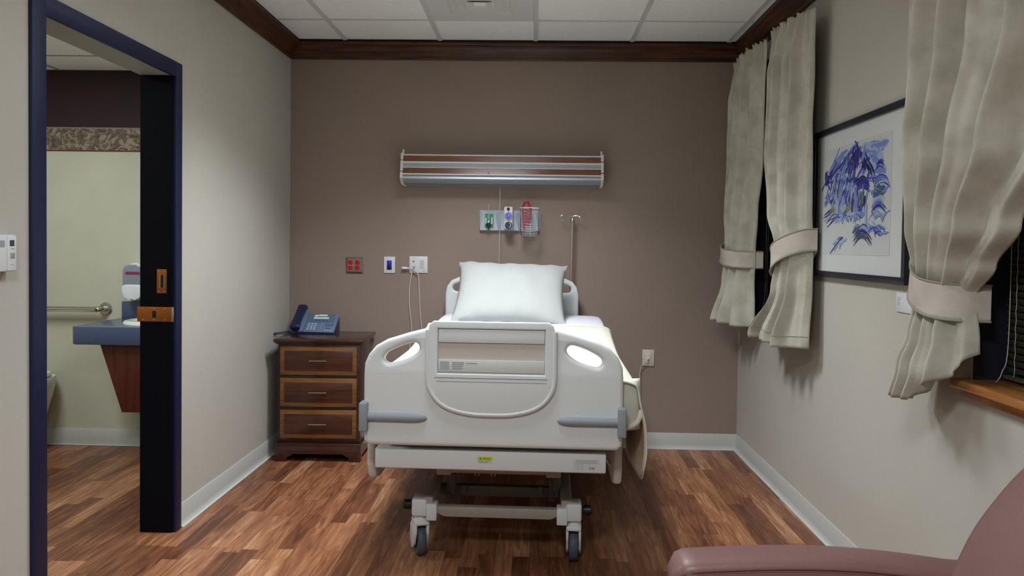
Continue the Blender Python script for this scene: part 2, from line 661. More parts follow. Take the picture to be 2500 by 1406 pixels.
for sx in (-1.659, -1.641):
    box(bm, sx - .0012, sx + .0012, yj - 0.005, yj - .002, 1.098, 1.158)
obj('screws', bm, M_STEEL, lp)
bm = BX(-1.762, -1.600, yj - 0.004, yj + .001, 0.948, 1.014, 0.0015)
lp = obj('strike_plate', bm, M_BRASS, d1, label='wide brass strike plate')
obj('slot', BX(-1.693, -1.677, yj - 0.0055, yj - 0.003, 0.966, 0.996, 0.0008), M_DK, lp)
bm = bmesh.new()
for sx in (-1.735, -1.685, -1.635):
    for sz in (0.957, 1.005):
        lathe(bm, [(0, -0.0055), (0.003, -0.005), (0.003, -0.003)], (sx, yj, sz), 'y', 10)
box(bm, -1.606, -1.597, yj - 0.006, yj + .002, 0.948, 1.014, .001)
obj('screws', bm, M_STEEL, lp)

# ---------------------------------------------------------------- windows
for k, (a, b, z0, z1) in enumerate(WINS):
    wn = sthing('window_%d' % (k + 1), (XR, (a + b) / 2, z0))
    bm = bmesh.new()
    box(bm, XR + 0.001, XR + 0.17, a, a + 0.012, z0, z1)
    box(bm, XR + 0.001, XR + 0.17, b - 0.012, b, z0, z1)
    box(bm, XR + 0.001, XR + 0.17, a, b, z1 - 0.012, z1)
    box(bm, XR + 0.13, XR + 0.17, a, b, z0, z0 + 0.05)
    box(bm, XR + 0.13, XR + 0.17, a, b, z1 - 0.05, z1)
    box(bm, XR + 0.13, XR + 0.17, a, a + 0.05, z0, z1)
    box(bm, XR + 0.13, XR + 0.17, b - 0.05, b, z0, z1)
    obj('frame', bm, M_WFRAME, wn)
    obj('glass', BX(XR + 0.145, XR + 0.15, a + 0.04, b - 0.04, z0 + 0.04, z1 - 0.04), M_GLASS, wn)
    bm = bmesh.new()
    box(bm, XR - 0.055, XR + 0.135, a - 0.04 if k else a - 0.03, b + (0.04 if k == 0 else 0.03), z0 - 0.028, z0, 0.006)
    box(bm, XR - 0.018, XR - 0.001, a - 0.03, b + 0.03, z0 - 0.06, z0 - 0.027, 0.003)
    obj('sill', bm, M_SILL, wn, label='varnished wood sill')
    bl = thing('window_blind', ['dark olive slatted blind behind the pair of curtains in the far window', 'dark olive slatted blind in the near window beside the single curtain'][k], 'blind', (XR + 0.09, (a + b) / 2, z0 + 0.004))
    bm = bmesh.new()
    z = z0 + 0.035
    while z < z1 - 0.06:
        box(bm, -0.011, 0.011, a + 0.02, b - 0.02, -0.0004, 0.0004, 0, M=Matrix.Translation((XR + 0.09, 0, z)) @ Matrix.Rotation(math.radians(52), 4, 'Y'))
        z += 0.0205
    obj('slats', bm, M_BLIND, bl)
    obj('headrail', BX(XR + 0.07, XR + 0.11, a + 0.015, b - 0.015, z1 - 0.05, z1 - 0.014, 0.003), M_BLIND, bl)
    obj('bottom_rail', BX(XR + 0.077, XR + 0.103, a + 0.02, b - 0.02, z0 + 0.006, z0 + 0.018, 0.004), M_BLIND, bl)
    bm = bmesh.new()
    yc = b - 0.06
    tube(bm, smooth_path([(XR + 0.073, yc, z1 - .05), (XR + 0.072, yc + .004, 1.5), (XR + 0.07, yc + .002, z0 + 0.12), (XR + .06, yc + .012, z0 + .03), (XR + .045, yc + .006, z0 + .006), (XR + .03, yc - .012, z0 + .004)], 6), 0.0013, 6)
    obj('pull_cord', bm, M_CORD, bl)
    for yc2 in (b - 0.085, a + 0.085):
        bm = bmesh.new()
        pts = []
        for q in range(60):
            zz = z1 - .05 - (z1 - z0 - .07) * q / 59
            pts.append((XR + 0.074 + 0.0, yc2 + 0.002 * (1 if q % 2 else -1), zz))
        tube(bm, pts, 0.0009, 5)
        obj('ladder_cord', bm, M_CORD, bl)

# ---------------------------------------------------------------- bathroom
struct('wall_bathroom_back', BX(BX0, XL - WT, BY1, BY1 + 0.1, 0, BH + .02), M_BATHW)
struct('wall_bathroom_left', BX(BX0 - 0.1, BX0, BY0, BY1 + .1, 0, BH + .02), M_BATHW)
struct('wall_bathroom_front', BX(BX0, XL - WT, BY0 - 0.1, BY0, 0, BH + .02), M_BATHW)
struct('ceiling_bathroom', BX(BX0, XL - WT, BY0, BY1, BH + 0.003, BH + 0.04), M_CEIL)
bm = bmesh.new()
for x in (-3.62, -3.01, -2.40, -1.79):
    box(bm, x - 0.008, x + 0.008, BY0, BY1, BH - 0.002, BH + 0.004)
for y in (4.64, 4.03, 3.42, 2.81):
    box(bm, BX0, XL - WT, y - 0.008, y + 0.008, BH - 0.001, BH + 0.004)
struct('trim_6', bm, mat('bath_grid', srgb(168, 166, 150), 0.6))
struct('wall_bathroom_band', BX(BX0, XL - WT, BY1 - 0.003, BY1, 2.014, BH), M_PLUM)
struct('baseboard_bathroom', bmesh.new() if False else BX(BX0, XL - WT - .001, BY1 - 0.006, BY1, 0, 0.104, 0.001), M_BASE)
struct('baseboard_bathroom_toe', BX(BX0, XL - WT - .001, BY1 - 0.02, BY1, 0, 0.006, 0.002), M_BASE)


def border_mat():
    m = bpy.data.materials.new('leaf_border')
    m.use_nodes = True
    nt = m.node_tree
    N = nt.nodes.new
    L = nt.links.new
    b = nt.nodes['Principled BSDF']
    tc = N('ShaderNodeTexCoord')
    n = N('ShaderNodeTexNoise')
    n.inputs['Scale'].default_value = 16
    n.inputs['Detail'].default_value = 4
    n.inputs['Distortion'].default_value = 2.6
    L(tc.outputs['Object'], n.inputs['Vector'])
    cr = N('ShaderNodeValToRGB')
    e = cr.color_ramp.elements
    e[0].position = 0.36
    e[0].color = srgb(76, 62, 52)
    e[1].position = 0.62
    e[1].color = srgb(146, 132, 114)
    x = e.new(0.44)
    x.color = srgb(106, 92, 77)
    x = e.new(0.49)
    x.color = srgb(92, 78, 66)
    x = e.new(0.53)
    x.color = srgb(128, 114, 97)
    L(n.outputs['Fac'], cr.inputs[0])
    L(cr.outputs[0], b.inputs['Base Color'])
    b.inputs['Roughness'].default_value = 0.8
    return m


bo = sthing('trim_7', (-2.8, BY1, 1.866))
obj('leaf_border', BX(BX0, XL - WT, BY1 - 0.005, BY1 - .001, 1.872, 2.016), border_mat(), bo)
obj('border_edge', BX(BX0, XL - WT, BY1 - 0.006, BY1 - .001, 1.866, 1.873), mat('border_red_edge', srgb(96, 44, 36), 0.8), bo)
obj('border_edge', BX(BX0, XL - WT, BY1 - 0.0055, BY1 - .001, 2.008, 2.016), mat('border_top_edge', srgb(136, 116, 104), 0.8), bo)

# vanity counter
vc = thing('vanity_counter', 'navy vanity counter with an angled mahogany apron seen through the doorway', 'counter', (-2.2, 4.74, 0.70))
obj('countertop', prism(bmesh.new(), [(-2.605, 4.475), (-2.585, 4.455), (XL - WT - .002, 4.455), (XL - WT - .002, BY1 - .003), (-2.605, BY1 - .003)], 'xy', 0.716, 0.818, 0.005), M_COUNT, vc)
obj('backsplash', BX(-2.60, XL - WT - .002, BY1 - 0.022, BY1 - .002, 0.817, 0.922, 0.003), M_COUNT, vc)
obj('apron', prism(bmesh.new(), [(-2.462, 0.717), (-2.335, 0.328), (XL - WT - .004, 0.328), (XL - WT - .004, 0.717)], 'xz', 4.50, BY1 - .004, 0.002), M_APRON, vc, label='tapered mahogany apron panel')
sk = thing('wash_basin', 'cream oval basin rim set in the navy bathroom counter', 'sink', (-2.15, 4.72, 0.8185))
bm = bmesh.new()
lathe(bm, [(0.10, 0.001), (0.16, 0.003), (0.195, 0.010), (0.205, 0.018), (0.222, 0.020), (0.238, 0.016), (0.245, 0.008), (0.246, 0.0)], (0, 0, 0), 'z', 48)
bmesh.ops.transform(bm, matrix=Matrix.Translation((-2.175, 4.73, 0.8185)) @ Matrix.Diagonal((1.03, 0.82, 1, 1)), verts=bm.verts)
obj('rim', bm, M_PORC, sk)
bm = bmesh.new()
lathe(bm, [(0, 0), (0.022, 0), (0.02, 0.09), (0.014, 0.11), (0, 0.112)], (-2.175, 4.955, 0.8185), 'z', 20)
tube(bm, smooth_path([(-2.175, 4.955, 0.91), (-2.175, 4.88, 0.935), (-2.175, 4.83, 0.915)], 6), 0.009, 10)
obj('faucet', bm, M_STEEL, sk)

# soap dispenser
sd = thing('soap_dispenser', 'grey and white soap dispenser mounted above the navy bathroom counter', 'soap dispenser', (-2.495, BY1 - .003, 0.93))
bm = bmesh.new()
prism(bm, [(-2.556, 1.01), (-2.556, 1.12), (-2.545, 1.145), (-2.515, 1.158), (-2.465, 1.158), (-2.435, 1.145), (-2.424, 1.12), (-2.424, 1.01)], 'xz', 4.93, BY1 - .003, 0.008, 3)
obj('cover', bm, M_GREY, sd)
obj('top_cap', prism(bmesh.new(), [(-2.548, 1.143), (-2.50, 1.166), (-2.47, 1.168), (-2.43, 1.15), (-2.43, 1.135), (-2.548, 1.135)], 'xz', 4.935, BY1 - .0035, 0.004), M_WP, sd)
bm = bmesh.new()
prism(bm, [(-2.556, 0.985), (-2.556, 1.025), (-2.53, 1.033), (-2.45, 1.033), (-2.424, 1.025), (-2.424, 0.985), (-2.438, 0.955), (-2.455, 0.938), (-2.472, 0.945), (-2.49, 0.937), (-2.51, 0.947), (-2.53, 0.94), (-2.546, 0.955)], 'xz', 4.918, BY1 - .004, 0.008, 3)
obj('push_lever', bm, M_WP, sd)
bm = bmesh.new()
box(bm, -2.535, -2.445, 4.928, 4.931, 1.095, 1.113)
obj('label', bm, M_MAROON, sd)
bm = bmesh.new()
for q in range(5):
    box(bm, -2.53, -2.45 - (q % 2) * .012, 4.9285, 4.9305, 1.088 - q * .01, 1.0905 - q * .01)
obj('label', bm, M_WPG, sd)

# grab bar
gb = thing('grab_bar', 'brushed steel grab bar on the bathroom wall behind the counter', 'grab bar', (-2.9, BY1 - .001, 0.86))
bm = bmesh.new()
tube(bm, smooth_path([(-3.72, 5.02, 0.869), (-3.715, 4.985, 0.869), (-3.68, 4.965, 0.869), (-3.3, 4.965, 0.869), (-2.80, 4.965, 0.871), (-2.735, 4.968, 0.872), (-2.715, 4.99, 0.872), (-2.712, 5.02, 0.872)], 8), 0.0175, 16)
obj('bar', bm, M_STEEL, gb)
for x in (-2.712, -3.72):
    obj('flange', lathe(bmesh.new(), [(0, -0.014), (0.034, -0.014), (0.040, -0.008), (0.041, 0.0)], (x, BY1 - .001, 0.872), 'y', 32), M_STEEL, gb)

# toilet
tl = thing('toilet', 'white wall hung toilet partly hidden by the navy door frame', 'toilet', (-3.24, 4.75, 0.14))
bm = bmesh.new()
prof = [(0.52, 0.43), (0.55, 0.425), (0.56, 0.40), (0.56, 0.36), (0.50, 0.24), (0.40, 0.17), (0.1, 0.14)]
rows = []
for s, z in [(1.0, 0.455), (1.02, 0.44), (1.0, 0.40), (0.88, 0.32), (0.72, 0.24), (0.62, 0.185), (0.5, 0.165)]:
    ring = []
    for q in range(32):
        a = 2 * PI * q / 32
        x = 0.185 * s * math.cos(a)
        yy = math.sin(a)
        y = BY1 - 0.20 + (0.20 if yy > 0 else -0.36 * s) * abs(yy) ** (0.6 if yy > 0 else 1)
        ring.append(bm.verts.new((-3.155 + x, y - .002, z)))
    rows.append(ring)
for A, B in zip(rows, rows[1:]):
    for q in range(32):
        bm.faces.new((A[q], A[(q + 1) % 32], B[(q + 1) % 32], B[q]))
bm.faces.new(rows[0])
bm.faces.new(rows[-1][::-1])
obj('bowl', bm, M_PORC, tl)
bm = bmesh.new()
rows = []
for s, z in [(0.96, 0.456), (1.0, 0.462), (1.0, 0.478), (0.97, 0.486), (0.6, 0.488)]:
    ring = []
    for q in range(32):
        a = 2 * PI * q / 32
        x = 0.185 * s * math.cos(a)
        yy = math.sin(a)
        y = BY1 - 0.22 + (0.16 * s if yy > 0 else -0.34 * s) * abs(yy) ** (0.6 if yy > 0 else 1)
        ring.append(bm.verts.new((-3.155 + x, y, z)))
    rows.append(ring)
for A, B in zip(rows, rows[1:]):
    for q in range(32):
        bm.faces.new((A[q], A[(q + 1) % 32], B[(q + 1) % 32], B[q]))
bm.faces.new(rows[0])
bm.faces.new(rows[-1][::-1])
obj('seat_lid', bm, M_PORC, tl)

# ---------------------------------------------------------------- thermostat on left wall
th = thing('wall_thermostat', 'white thermostat with small dark display on the wall left of the doorway', 'thermostat', (XL, 2.34, 1.21))
obj('housing', BX(XL + .001, -1.574, 2.27, 2.405, 1.210, 1.320, 0.004), M_WP, th)
obj('cover', BX(-1.576, -1.571, 2.362, 2.403, 1.212, 1.318, 0.002), M_WP, th)
obj('display', BX(-1.572, -1.5705, 2.371, 2.392, 1.286, 1.304), mat('dark_lcd', srgb(62, 74, 84), 0.2), th)
for yb in (2.378, 2.389):
    obj('button', BX(-1.572, -1.569, yb - 0.004, yb + 0.004, 1.249, 1.266, 0.001), M_WPG, th)
bm = bmesh.new()
for q in range(7):
    box(bm, -1.5735, -1.5727, 2.30, 2.352, 1.284 + q * .003, 1.2848 + q * .003)
obj('vent_slots', bm, M_WPG, th)
bm = bmesh.new()
box(bm, -1.572, -1.5706, 2.376, 2.392, 1.277, 1.2795)
obj('printed_text', bm, M_WPG, th)
bm = bmesh.new()
box(bm, -1.572, -1.5706, 2.374, 2.388, 1.2295, 1.231)
obj('printed_marks', bm, M_WPG, th)

# ---------------------------------------------------------------- ceiling air vent
av = thing('ceiling_vent', 'white square air diffuser set in the ceiling tile grid above the bed', 'vent', (-0.315, 4.4, H))
vx0, vx1, vy0, vy1 = T0 + 0.61 + 0.014, T0 + 1.22 - 0.014, 4.7145 - 0.61 + 0.008, 4.7145 - 0.008
cxv, cyv = (vx0 + vx1) / 2, (vy0 + vy1) / 2


def ringbox(bm, h0, h1, z0, z1, t=0.002):
    """sloped square louvre ring: half-size h0 at z0, h1 at z1"""
    A = [bm.verts.new((cxv + sx * h0, cyv + sy * h0, z0)) for sx, sy in ((-1, -1), (1, -1), (1, 1), (-1, 1))]
    B = [bm.verts.new((cxv + sx * h1, cyv + sy * h1, z1)) for sx, sy in ((-1, -1), (1, -1), (1, 1), (-1, 1))]
    A2 = [bm.verts.new((cxv + sx * (h0 - t), cyv + sy * (h0 - t), z0)) for sx, sy in ((-1, -1), (1, -1), (1, 1), (-1, 1))]
    B2 = [bm.verts.new((cxv + sx * (h1 - t), cyv + sy * (h1 - t), z1 + .001)) for sx, sy in ((-1, -1), (1, -1), (1, 1), (-1, 1))]
    for q in range(4):
        r = (q + 1) % 4
        bm.faces.new((A[q], A[r], B[r], B[q]))
        bm.faces.new((A2[r], A2[q], B2[q], B2[r]))
        bm.faces.new((A[q], A2[q], A2[r], A[r]))
        bm.faces.new((B[q], B[r], B2[r], B2[q]))


bm = bmesh.new()
for (a, b, c, d) in ((vx0, vx1, vy0, cyv - 0.19), (vx0, vx1, cyv + 0.19, vy1), (vx0, cxv - 0.19, cyv - 0.19, cyv + 0.19), (cxv + 0.19, vx1, cyv - 0.19, cyv + 0.19)):
    box(bm, a, b, c, d, H - 0.003, H + 0.003)
M_VENT = mat('vent_white', srgb(214, 216, 220), 0.6)
obj('face_plate', bm, M_VENT, av)
for q in range(4):
    bm = bmesh.new()
    h = 0.195 - q * 0.042
    ringbox(bm, h, h - 0.036, H - 0.006, H + 0.0035)
    obj('louvre', bm, M_WP, av, ang=20)

# ceiling light fixtures (outside the frame; the last two added as footboard fill)
for nm, (x, y), lab in (('ceiling_light', (-0.315, 3.80), 'recessed fluorescent ceiling light beside the air vent above the bed'), ('ceiling_light', (-0.315, 2.58), 'added unseen ceiling panel as fill light over the foot of the bed'), ('ceiling_light', (-0.315, 0.14), 'added unseen ceiling panel as fill light nearest the camera')):
    t = thing(nm, lab, 'ceiling light', (x, y, H))
    bm = bmesh.new()
    for (a, b, c, d) in ((x - .29, x + .29, y - .29, y - .26), (x - .29, x + .29, y + .26, y + .29), (x - .29, x - .26, y - .26, y + .26), (x + .26, x + .29, y - .26, y + .26)):
        box(bm, a, b, c, d, H - 0.008, H + .003)
    obj('frame', bm, M_WP, t)
    obj('diffuser', BX(x - .258, x + .258, y - .258, y + .258, H - .005, H + .002), M_LAMP, t)

# ---------------------------------------------------------------- headwall lamp
hl = thing('wall_lamp', 'long aluminium patient lamp with wood strips above the bed', 'wall lamp', (-0.213, YB - .001, 1.69))
x0, x1 = -0.842, 0.415


def strip(name, prof, m, xa=x0, xb=x1, label=None, r=0.0):
    bm = bmesh.new()
    prism(bm, prof, 'yz', xa, xb, r)
    return obj(name, bm, m, hl, label=label)


YW = YB - .001
strip('housing', [(YW, 1.885), (5.16, 1.887), (5.13, 1.876), (5.128, 1.80), (5.115, 1.785), (5.095, 1.725), (5.14, 1.70), (YW, 1.688)], M_ALU)
strip('rail', [(5.134, 1.882), (5.124, 1.880), (5.122, 1.872), (5.134, 1.871)], M_WHITEMETAL)
strip('wood_strip', [(5.131, 1.871), (5.1255, 1.871), (5.1245, 1.836), (5.131, 1.836)], M_LWOOD, label='upper wood strip')
strip('rail', [(5.134, 1.836), (5.119, 1.835), (5.119, 1.824), (5.134, 1.823)], M_WHITEMETAL)
strip('reflector', [(5.131, 1.819), (5.124, 1.817), (5.113, 1.798), (5.128, 1.794)], M_ALU)
strip('rail', [(5.128, 1.799), (5.110, 1.798), (5.108, 1.793), (5.128, 1.792)], M_WHITEMETAL)
strip('wood_strip', [(5.122, 1.793), (5.1105, 1.793), (5.0995, 1.757), (5.122, 1.757)], M_LWOOD, label='lower wood strip')
strip('rail', [(5.120, 1.757), (5.095, 1.757), (5.091, 1.748), (5.120, 1.748)], M_WHITEMETAL)
strip('lower_shade', [(5.120, 1.748), (5.092, 1.747), (5.130, 1.698), (5.16, 1.695), (YW, 1.69), (YW, 1.70)], mat('shade_satin', srgb(134, 140, 150), 0.6, 0.2))
strip('pilot_marks', [(5.0995, 1.7665), (5.098, 1.7665), (5.0965, 1.763), (5.0985, 1.763)], M_LWOOD, -0.3, -0.29)
for s in (-1, 1):
    xe = x0 if s < 0 else x1
    bm = bmesh.new()
    a, b = (xe - 0.014, xe + 0.002) if s < 0 else (xe - 0.002, xe + 0.014)
    prism(bm, [(YW, 1.888), (5.12, 1.888), (5.112, 1.845), (YW, 1.845)], 'yz', a, b)
    prism(bm, [(YW, 1.839), (5.110, 1.839), (5.096, 1.772), (YW, 1.772)], 'yz', a, b)
    prism(bm, [(YW, 1.766), (5.094, 1.766), (5.084, 1.728), (5.128, 1.693), (YW, 1.685)], 'yz', a, b)
    box(bm, a + .004, b - .004, 5.13, YW, 1.70, 1.87)
    obj('end_cap', bm, M_WHITEMETAL, hl)
    obj('mounting_tab', BX(xe - 0.006 if s < 0 else xe - .004, xe + 0.004 if s < 0 else xe + .006, 5.13, 5.16, 1.88, 1.912, 0.003), M_WHITEMETAL, hl)
bm = bmesh.new()
tube(bm, [(-0.225, 5.19, 1.70), (-0.2245, 5.19, 1.4), (-0.227, 5.19, 1.05), (-0.226, 5.19, 0.95)], 0.0017, 6)
obj('pull_cord', bm, M_CORD, hl, label='thin pale pull cord hanging behind the pillow')

# ---------------------------------------------------------------- gas panels


M_PANEL = mat('panel_grey', srgb(178, 186, 197), 0.35)


def gas_panel(x0, x1, label):
    z0, z1 = 1.400, 1.536
    bm = bmesh.new()
    dx, dt, db = 0.030, 0.026, 0.006
    yo, yi = YW, YB - 0.028
    O = [bm.verts.new(p) for p in ((x0, yo, z0), (x1, yo, z0), (x1, yo, z1), (x0, yo, z1))]
    I = [bm.verts.new(p) for p in ((x0 + .006, yi, z0 + db), (x1 - .006, yi, z0 + db), (x1 - dx, yi, z1 - dt), (x0 + dx, yi, z1 - dt))]
    bm.faces.new(I)
    bm.faces.new(O[::-1])
    for q in range(4):
        bm.faces.new((O[q], O[(q + 1) % 4], I[(q + 1) % 4], I[q]))
    t = thing('gas_outlet_panel', label, 'outlet panel', ((x0 + x1) / 2, YW, z0), group='gas outlet panels above the bed')
    obj('panel', bm, M_PANEL, t, ang=10)
    return t


GP = [(-0.359, -0.2275), (-0.2265, -0.0965), (-0.0955, 0.035)]
gas_panel(*GP[0], 'pale grey gas outlet panel behind the green oxygen fitting')
gas_panel(*GP[1], 'pale grey gas outlet panel behind the white suction regulator')
gas_panel(*GP[2], 'pale grey gas outlet panel behind the clear suction canister')
yp = YB - 0.0285
# oxygen flowmeter
fm = thing('oxygen_flowmeter', 'oxygen flowmeter with clear upright tube on a green plate', 'flowmeter', (-0.295, yp, 1.41))
obj('green_plate', BX(-0.322, -0.266, yp - 0.006, yp, 1.424, 1.512, 0.001), M_GREEN, fm)
bm = bmesh.new()
tube(bm, smooth_path([(-0.314, yp - .012, 1.486), (-0.314, yp - .012, 1.452), (-0.306, yp - .012, 1.446), (-0.284, yp - .012, 1.446), (-0.276, yp - .012, 1.452), (-0.276, yp - .012, 1.486)], 5), 0.0045, 8)
obj('guard', bm, M_WP, fm)
bm = bmesh.new()
lathe(bm, [(0, 0), (0.010, 0), (0.010, 0.055), (0.0065, 0.075), (0.0055, 0.118), (0, 0.12)], (-0.297, yp - .022, 1.455), 'z', 16)
obj('flow_tube', bm, M_CLEAR, fm)
bm = bmesh.new()
lathe(bm, [(0, 0), (0.004, 0.002), (0.005, 0.014), (0.014, 0.022), (0.017, 0.036), (0.013, 0.043), (0, 0.045)], (-0.297, yp - .024, 1.408), 'z', 20)
obj('nozzle', bm, M_GREEND, fm)
bm = lathe(bmesh.new(), [(0, -0.016), (0.007, -0.015), (0.0085, -0.01), (0.0085, 0.012)], (-0.296, yp - .03, 1.458), 'y', 20)
obj('valve_knob', bm, M_STEEL, fm)
bm = text_bm('OXYGEN', 0.011, Matrix.Translation((-0.294, yp - .0066, 1.503)) @ Matrix.Rotation(PI / 2, 4, 'X'))
obj('lettering', bm, M_GREEND, fm)
# suction regulator
rg = thing('suction_regulator', 'white suction regulator with blue dial and black control knob', 'regulator', (-0.168, yp, 1.40))
obj('housing', BX(-0.196, -0.140, yp - 0.075, yp, 1.412, 1.556, 0.008, 3), mat('regulator_white', srgb(206, 208, 212), 0.35), rg)
yr = yp - 0.075
g = obj('gauge', lathe(bmesh.new(), [(0, -0.010), (0.024, -0.010), (0.026, -0.006), (0.026, 0.003)], (-0.168, yr, 1.497), 'y', 32), M_WP, rg, label='blue dial gauge')
obj('dial_face', lathe(bmesh.new(), [(0, -0.0110), (0.0225, -0.0110), (0.0225, -0.009)], (-0.168, yr, 1.497), 'y', 32), M_PURP, g)
bm = bmesh.new()
for q in range(11):
    a = math.radians(220 - q * 26)
    box(bm, -.0008, .0008, -.0002, .0002, .013, .019, M=Matrix.Translation((-0.168, yr - .0113, 1.497)) @ Matrix.Rotation(a - PI / 2, 4, 'Y').inverted())
box(bm, -.001, .001, -.0003, .0003, -.004, .013, M=Matrix.Translation((-0.168, yr - .0114, 1.497)) @ Matrix.Rotation(0.6, 4, 'Y'))
obj('dial_marks', bm, M_WP, g)
k_ = obj('knob', lathe(bmesh.new(), [(0, -0.022), (0.020, -0.022), (0.0225, -0.018), (0.0235, 0.002)], (-0.166, yr, 1.437), 'y', 32), mat('knob_navy', srgb(50, 52, 78), 0.35), rg)
bm = bmesh.new()
tube(bm, [(-0.166 + .015 * math.cos(a), yr - .0225, 1.437 + .015 * math.sin(a)) for a in [math.radians(-75 + 13 * i) for i in range(12)]], 0.0022, 6)
obj('knob_mark', bm, M_WP, k_)
obj('selector', lathe(bmesh.new(), [(0, -0.010), (0.009, -0.010), (0.0105, 0.002)], (-0.169, yr, 1.541), 'y', 20), M_DK, rg)
bm = lathe(bmesh.new(), [(0, -0.036), (0.003, -0.036), (0.0035, -0.016), (0.011, -0.008), (0.013, 0.004), (0, 0.004)], (-0.164, yp - .045, 1.412), 'z', 16)
obj('hose_nipple', bm, M_CLEAR, rg)
# canister with tubing
cn = thing('suction_canister', 'clear suction canister with coiled red tubing on the rightmost outlet panel', 'canister', (-0.03, yp - .075, 1.36))
cxn, cyn = -0.031, yp - 0.075
bm = bmesh.new()
lathe(bm, [(0.062, 0.185), (0.066, 0.19), (0.0665, 0.182), (0.060, 0.176), (0.059, 0.03), (0.052, 0.008), (0.03, 0.0), (0.0, 0.0)], (cxn, cyn, 1.36), 'z', 36)
bm.faces.ensure_lookup_table()
bmesh.ops.delete(bm, geom=[f for f in bm.faces if len(f.verts) > 8], context='FACES_ONLY')
obj('jar', bm, M_CLEAR, cn)
bm = bmesh.new()
for z in (1.385, 1.40, 1.415, 1.43, 1.445):
    tube(bm, [(cxn + .0605 * math.cos(a), cyn + .0605 * math.sin(a), z) for a in [math.radians(-120 + 5 * i) for i in range(13)]], 0.0009, 5)
tube(bm, [(cxn + .005, cyn - .062, 1.366), (cxn + .005, cyn - .062, 1.45)], 0.0012, 5)
obj('scale_marks', bm, M_WP, cn)
bm = bmesh.new()
tube(bm, [(cxn + .0655 * math.cos(a), cyn + .0655 * math.sin(a), 1.548) for a in [math.radians(10 * i) for i in range(36)]], 0.0026, 8, closed=True)
obj('rim', bm, M_WP, cn)
bm = bmesh.new()
pts = [(cxn - .042, cyn, 1.40)]
pts = smooth_path([(cxn - .036, cyn - .02, 1.41), (cxn - .043, cyn - .01, 1.50), (cxn - .042, cyn, 1.56), (cxn - .022, cyn, 1.592), (cxn - .004, cyn, 1.565), (cxn + .006, cyn - .01, 1.52), (cxn - .006, cyn - .015, 1.46)], 8)
tube(bm, pts, 0.0075, 10)
obj('hose', bm, M_REDT, cn)
bm = bmesh.new()
pts = []
for q in range(150):
    t_ = q / 149
    a = t_ * 2 * PI * 6
    pts.append((cxn - .012 + .022 * math.cos(a), cyn - .004 + .024 * math.sin(a), 1.435 + .11 * t_))
tube(bm, pts, 0.0040, 8)
obj('coiled_tubing', bm, M_REDT, cn)
obj('holder', BX(cxn - .02, cxn + .02, cyn + .058, yp, 1.50, 1.53, .002), M_WP, cn)

# ---------------------------------------------------------------- wall plates
rp = thing('power_outlet', 'stainless double outlet plate with red sockets above the nightstand', 'outlet', (-1.175, YW, 1.112))
bm = bmesh.new()
O = [(-1.232, 1.112), (-1.117, 1.112), (-1.117, 1.219), (-1.232, 1.219)]
I = [(-1.218, 1.124), (-1.131, 1.124), (-1.131, 1.207), (-1.218, 1.207)]
A = [bm.verts.new((x, YW, z)) for x, z in O]
A1 = [bm.verts.new((x, YW - .003, z)) for x, z in O]
B = [bm.verts.new((x, YW - .012, z)) for x, z in I]
bm.faces.new(B)
bm.faces.new(A[::-1])
for P, Q in ((A, A1), (A1, B)):
    for q in range(4):
        bm.faces.new((P[q], P[(q + 1) % 4], Q[(q + 1) % 4], Q[q]))
obj('plate', bm, mat('brushed_plate', srgb(150, 138, 128), 0.35, 0.7), rp, ang=10)
for xx in (-1.201, -1.155):
    for zz in (1.183, 1.148):
        s = obj('socket', lathe(bmesh.new(), [(0, -0.016), (0.0155, -0.016), (0.0165, -0.014), (0.0165, -0.010)], (xx, YW, zz), 'y', 24), M_RED, rp)
        bm = bmesh.new()
        for dx in (-.005, .005):
            box(bm, xx + dx - .0012, xx + dx + .0012, YW - .0165, YW - .0155, zz - .001, zz + .007)
        lathe(bm, [(0, -.0165), (.0022, -.0165), (.0022, -.015)], (xx, YW, zz - .006), 'y', 10)
        obj('slots', bm, M_DK, s)
    obj('screw', lathe(bmesh.new(), [(0, -0.014), (0.0035, -0.0135), (0.0035, -0.011)], (xx, YW, 1.1655), 'y', 12), M_WP, rp)

sw = thing('light_switch', 'white wall plate with a blue rocker switch', 'switch', (-0.945, YW, 1.117))
obj('plate', BX(-0.981, -0.908, YW - .006, YW, 1.117, 1.2245, 0.002), M_WP, sw)
obj('rocker', BX(-0.961, -0.929, YW - .010, YW - .005, 1.169, 1.200, 0.001), M_BLUE, sw, label='blue upper rocker')
obj('rocker', BX(-0.961, -0.929, YW - .009, YW - .005, 1.139, 1.1685, 0.001), M_BLUED, sw, label='dark lower rocker')
bm = bmesh.new()
box(bm, -0.938, -0.927, YW - .0065, YW - .0055, 1.1255, 1.1275)
obj('printed_mark', bm, M_WPG, sw)

nc = thing('nurse_call_station', 'square white nurse call plate with two white cords plugged in', 'wall plate', (-0.754, YW, 1.121))
obj('plate', BX(-0.814, -0.694, YW - .006, YW, 1.121, 1.230, 0.002), M_WP, nc)
bm = bmesh.new()
box(bm, -0.746, -0.718, YW - .0068, YW - .0055, 1.148, 1.206)
obj('speaker_grille', bm, mat('grille_grey', srgb(188, 192, 192), 0.6), nc)
bm = bmesh.new()
box(bm, -0.728, -0.712, YW - .0067, YW - .0055, 1.131, 1.1335)
obj('printed_mark', bm, M_WPG, nc)
obj('jack', lathe(bmesh.new(), [(0, -0.009), (0.0065, -0.009), (0.0075, -0.005)], (-0.786, YW, 1.196), 'y', 16), M_STEEL, nc)
obj('jack', lathe(bmesh.new(), [(0, -0.014), (0.007, -0.014), (0.009, -0.005)], (-0.783, YW, 1.158), 'y', 16), M_STEEL, nc)
cc = thing('call_cord', 'white call cord with plug looping from the nurse call plate down behind the footboard', 'cord', (-0.78, YW - .02, 1.12))
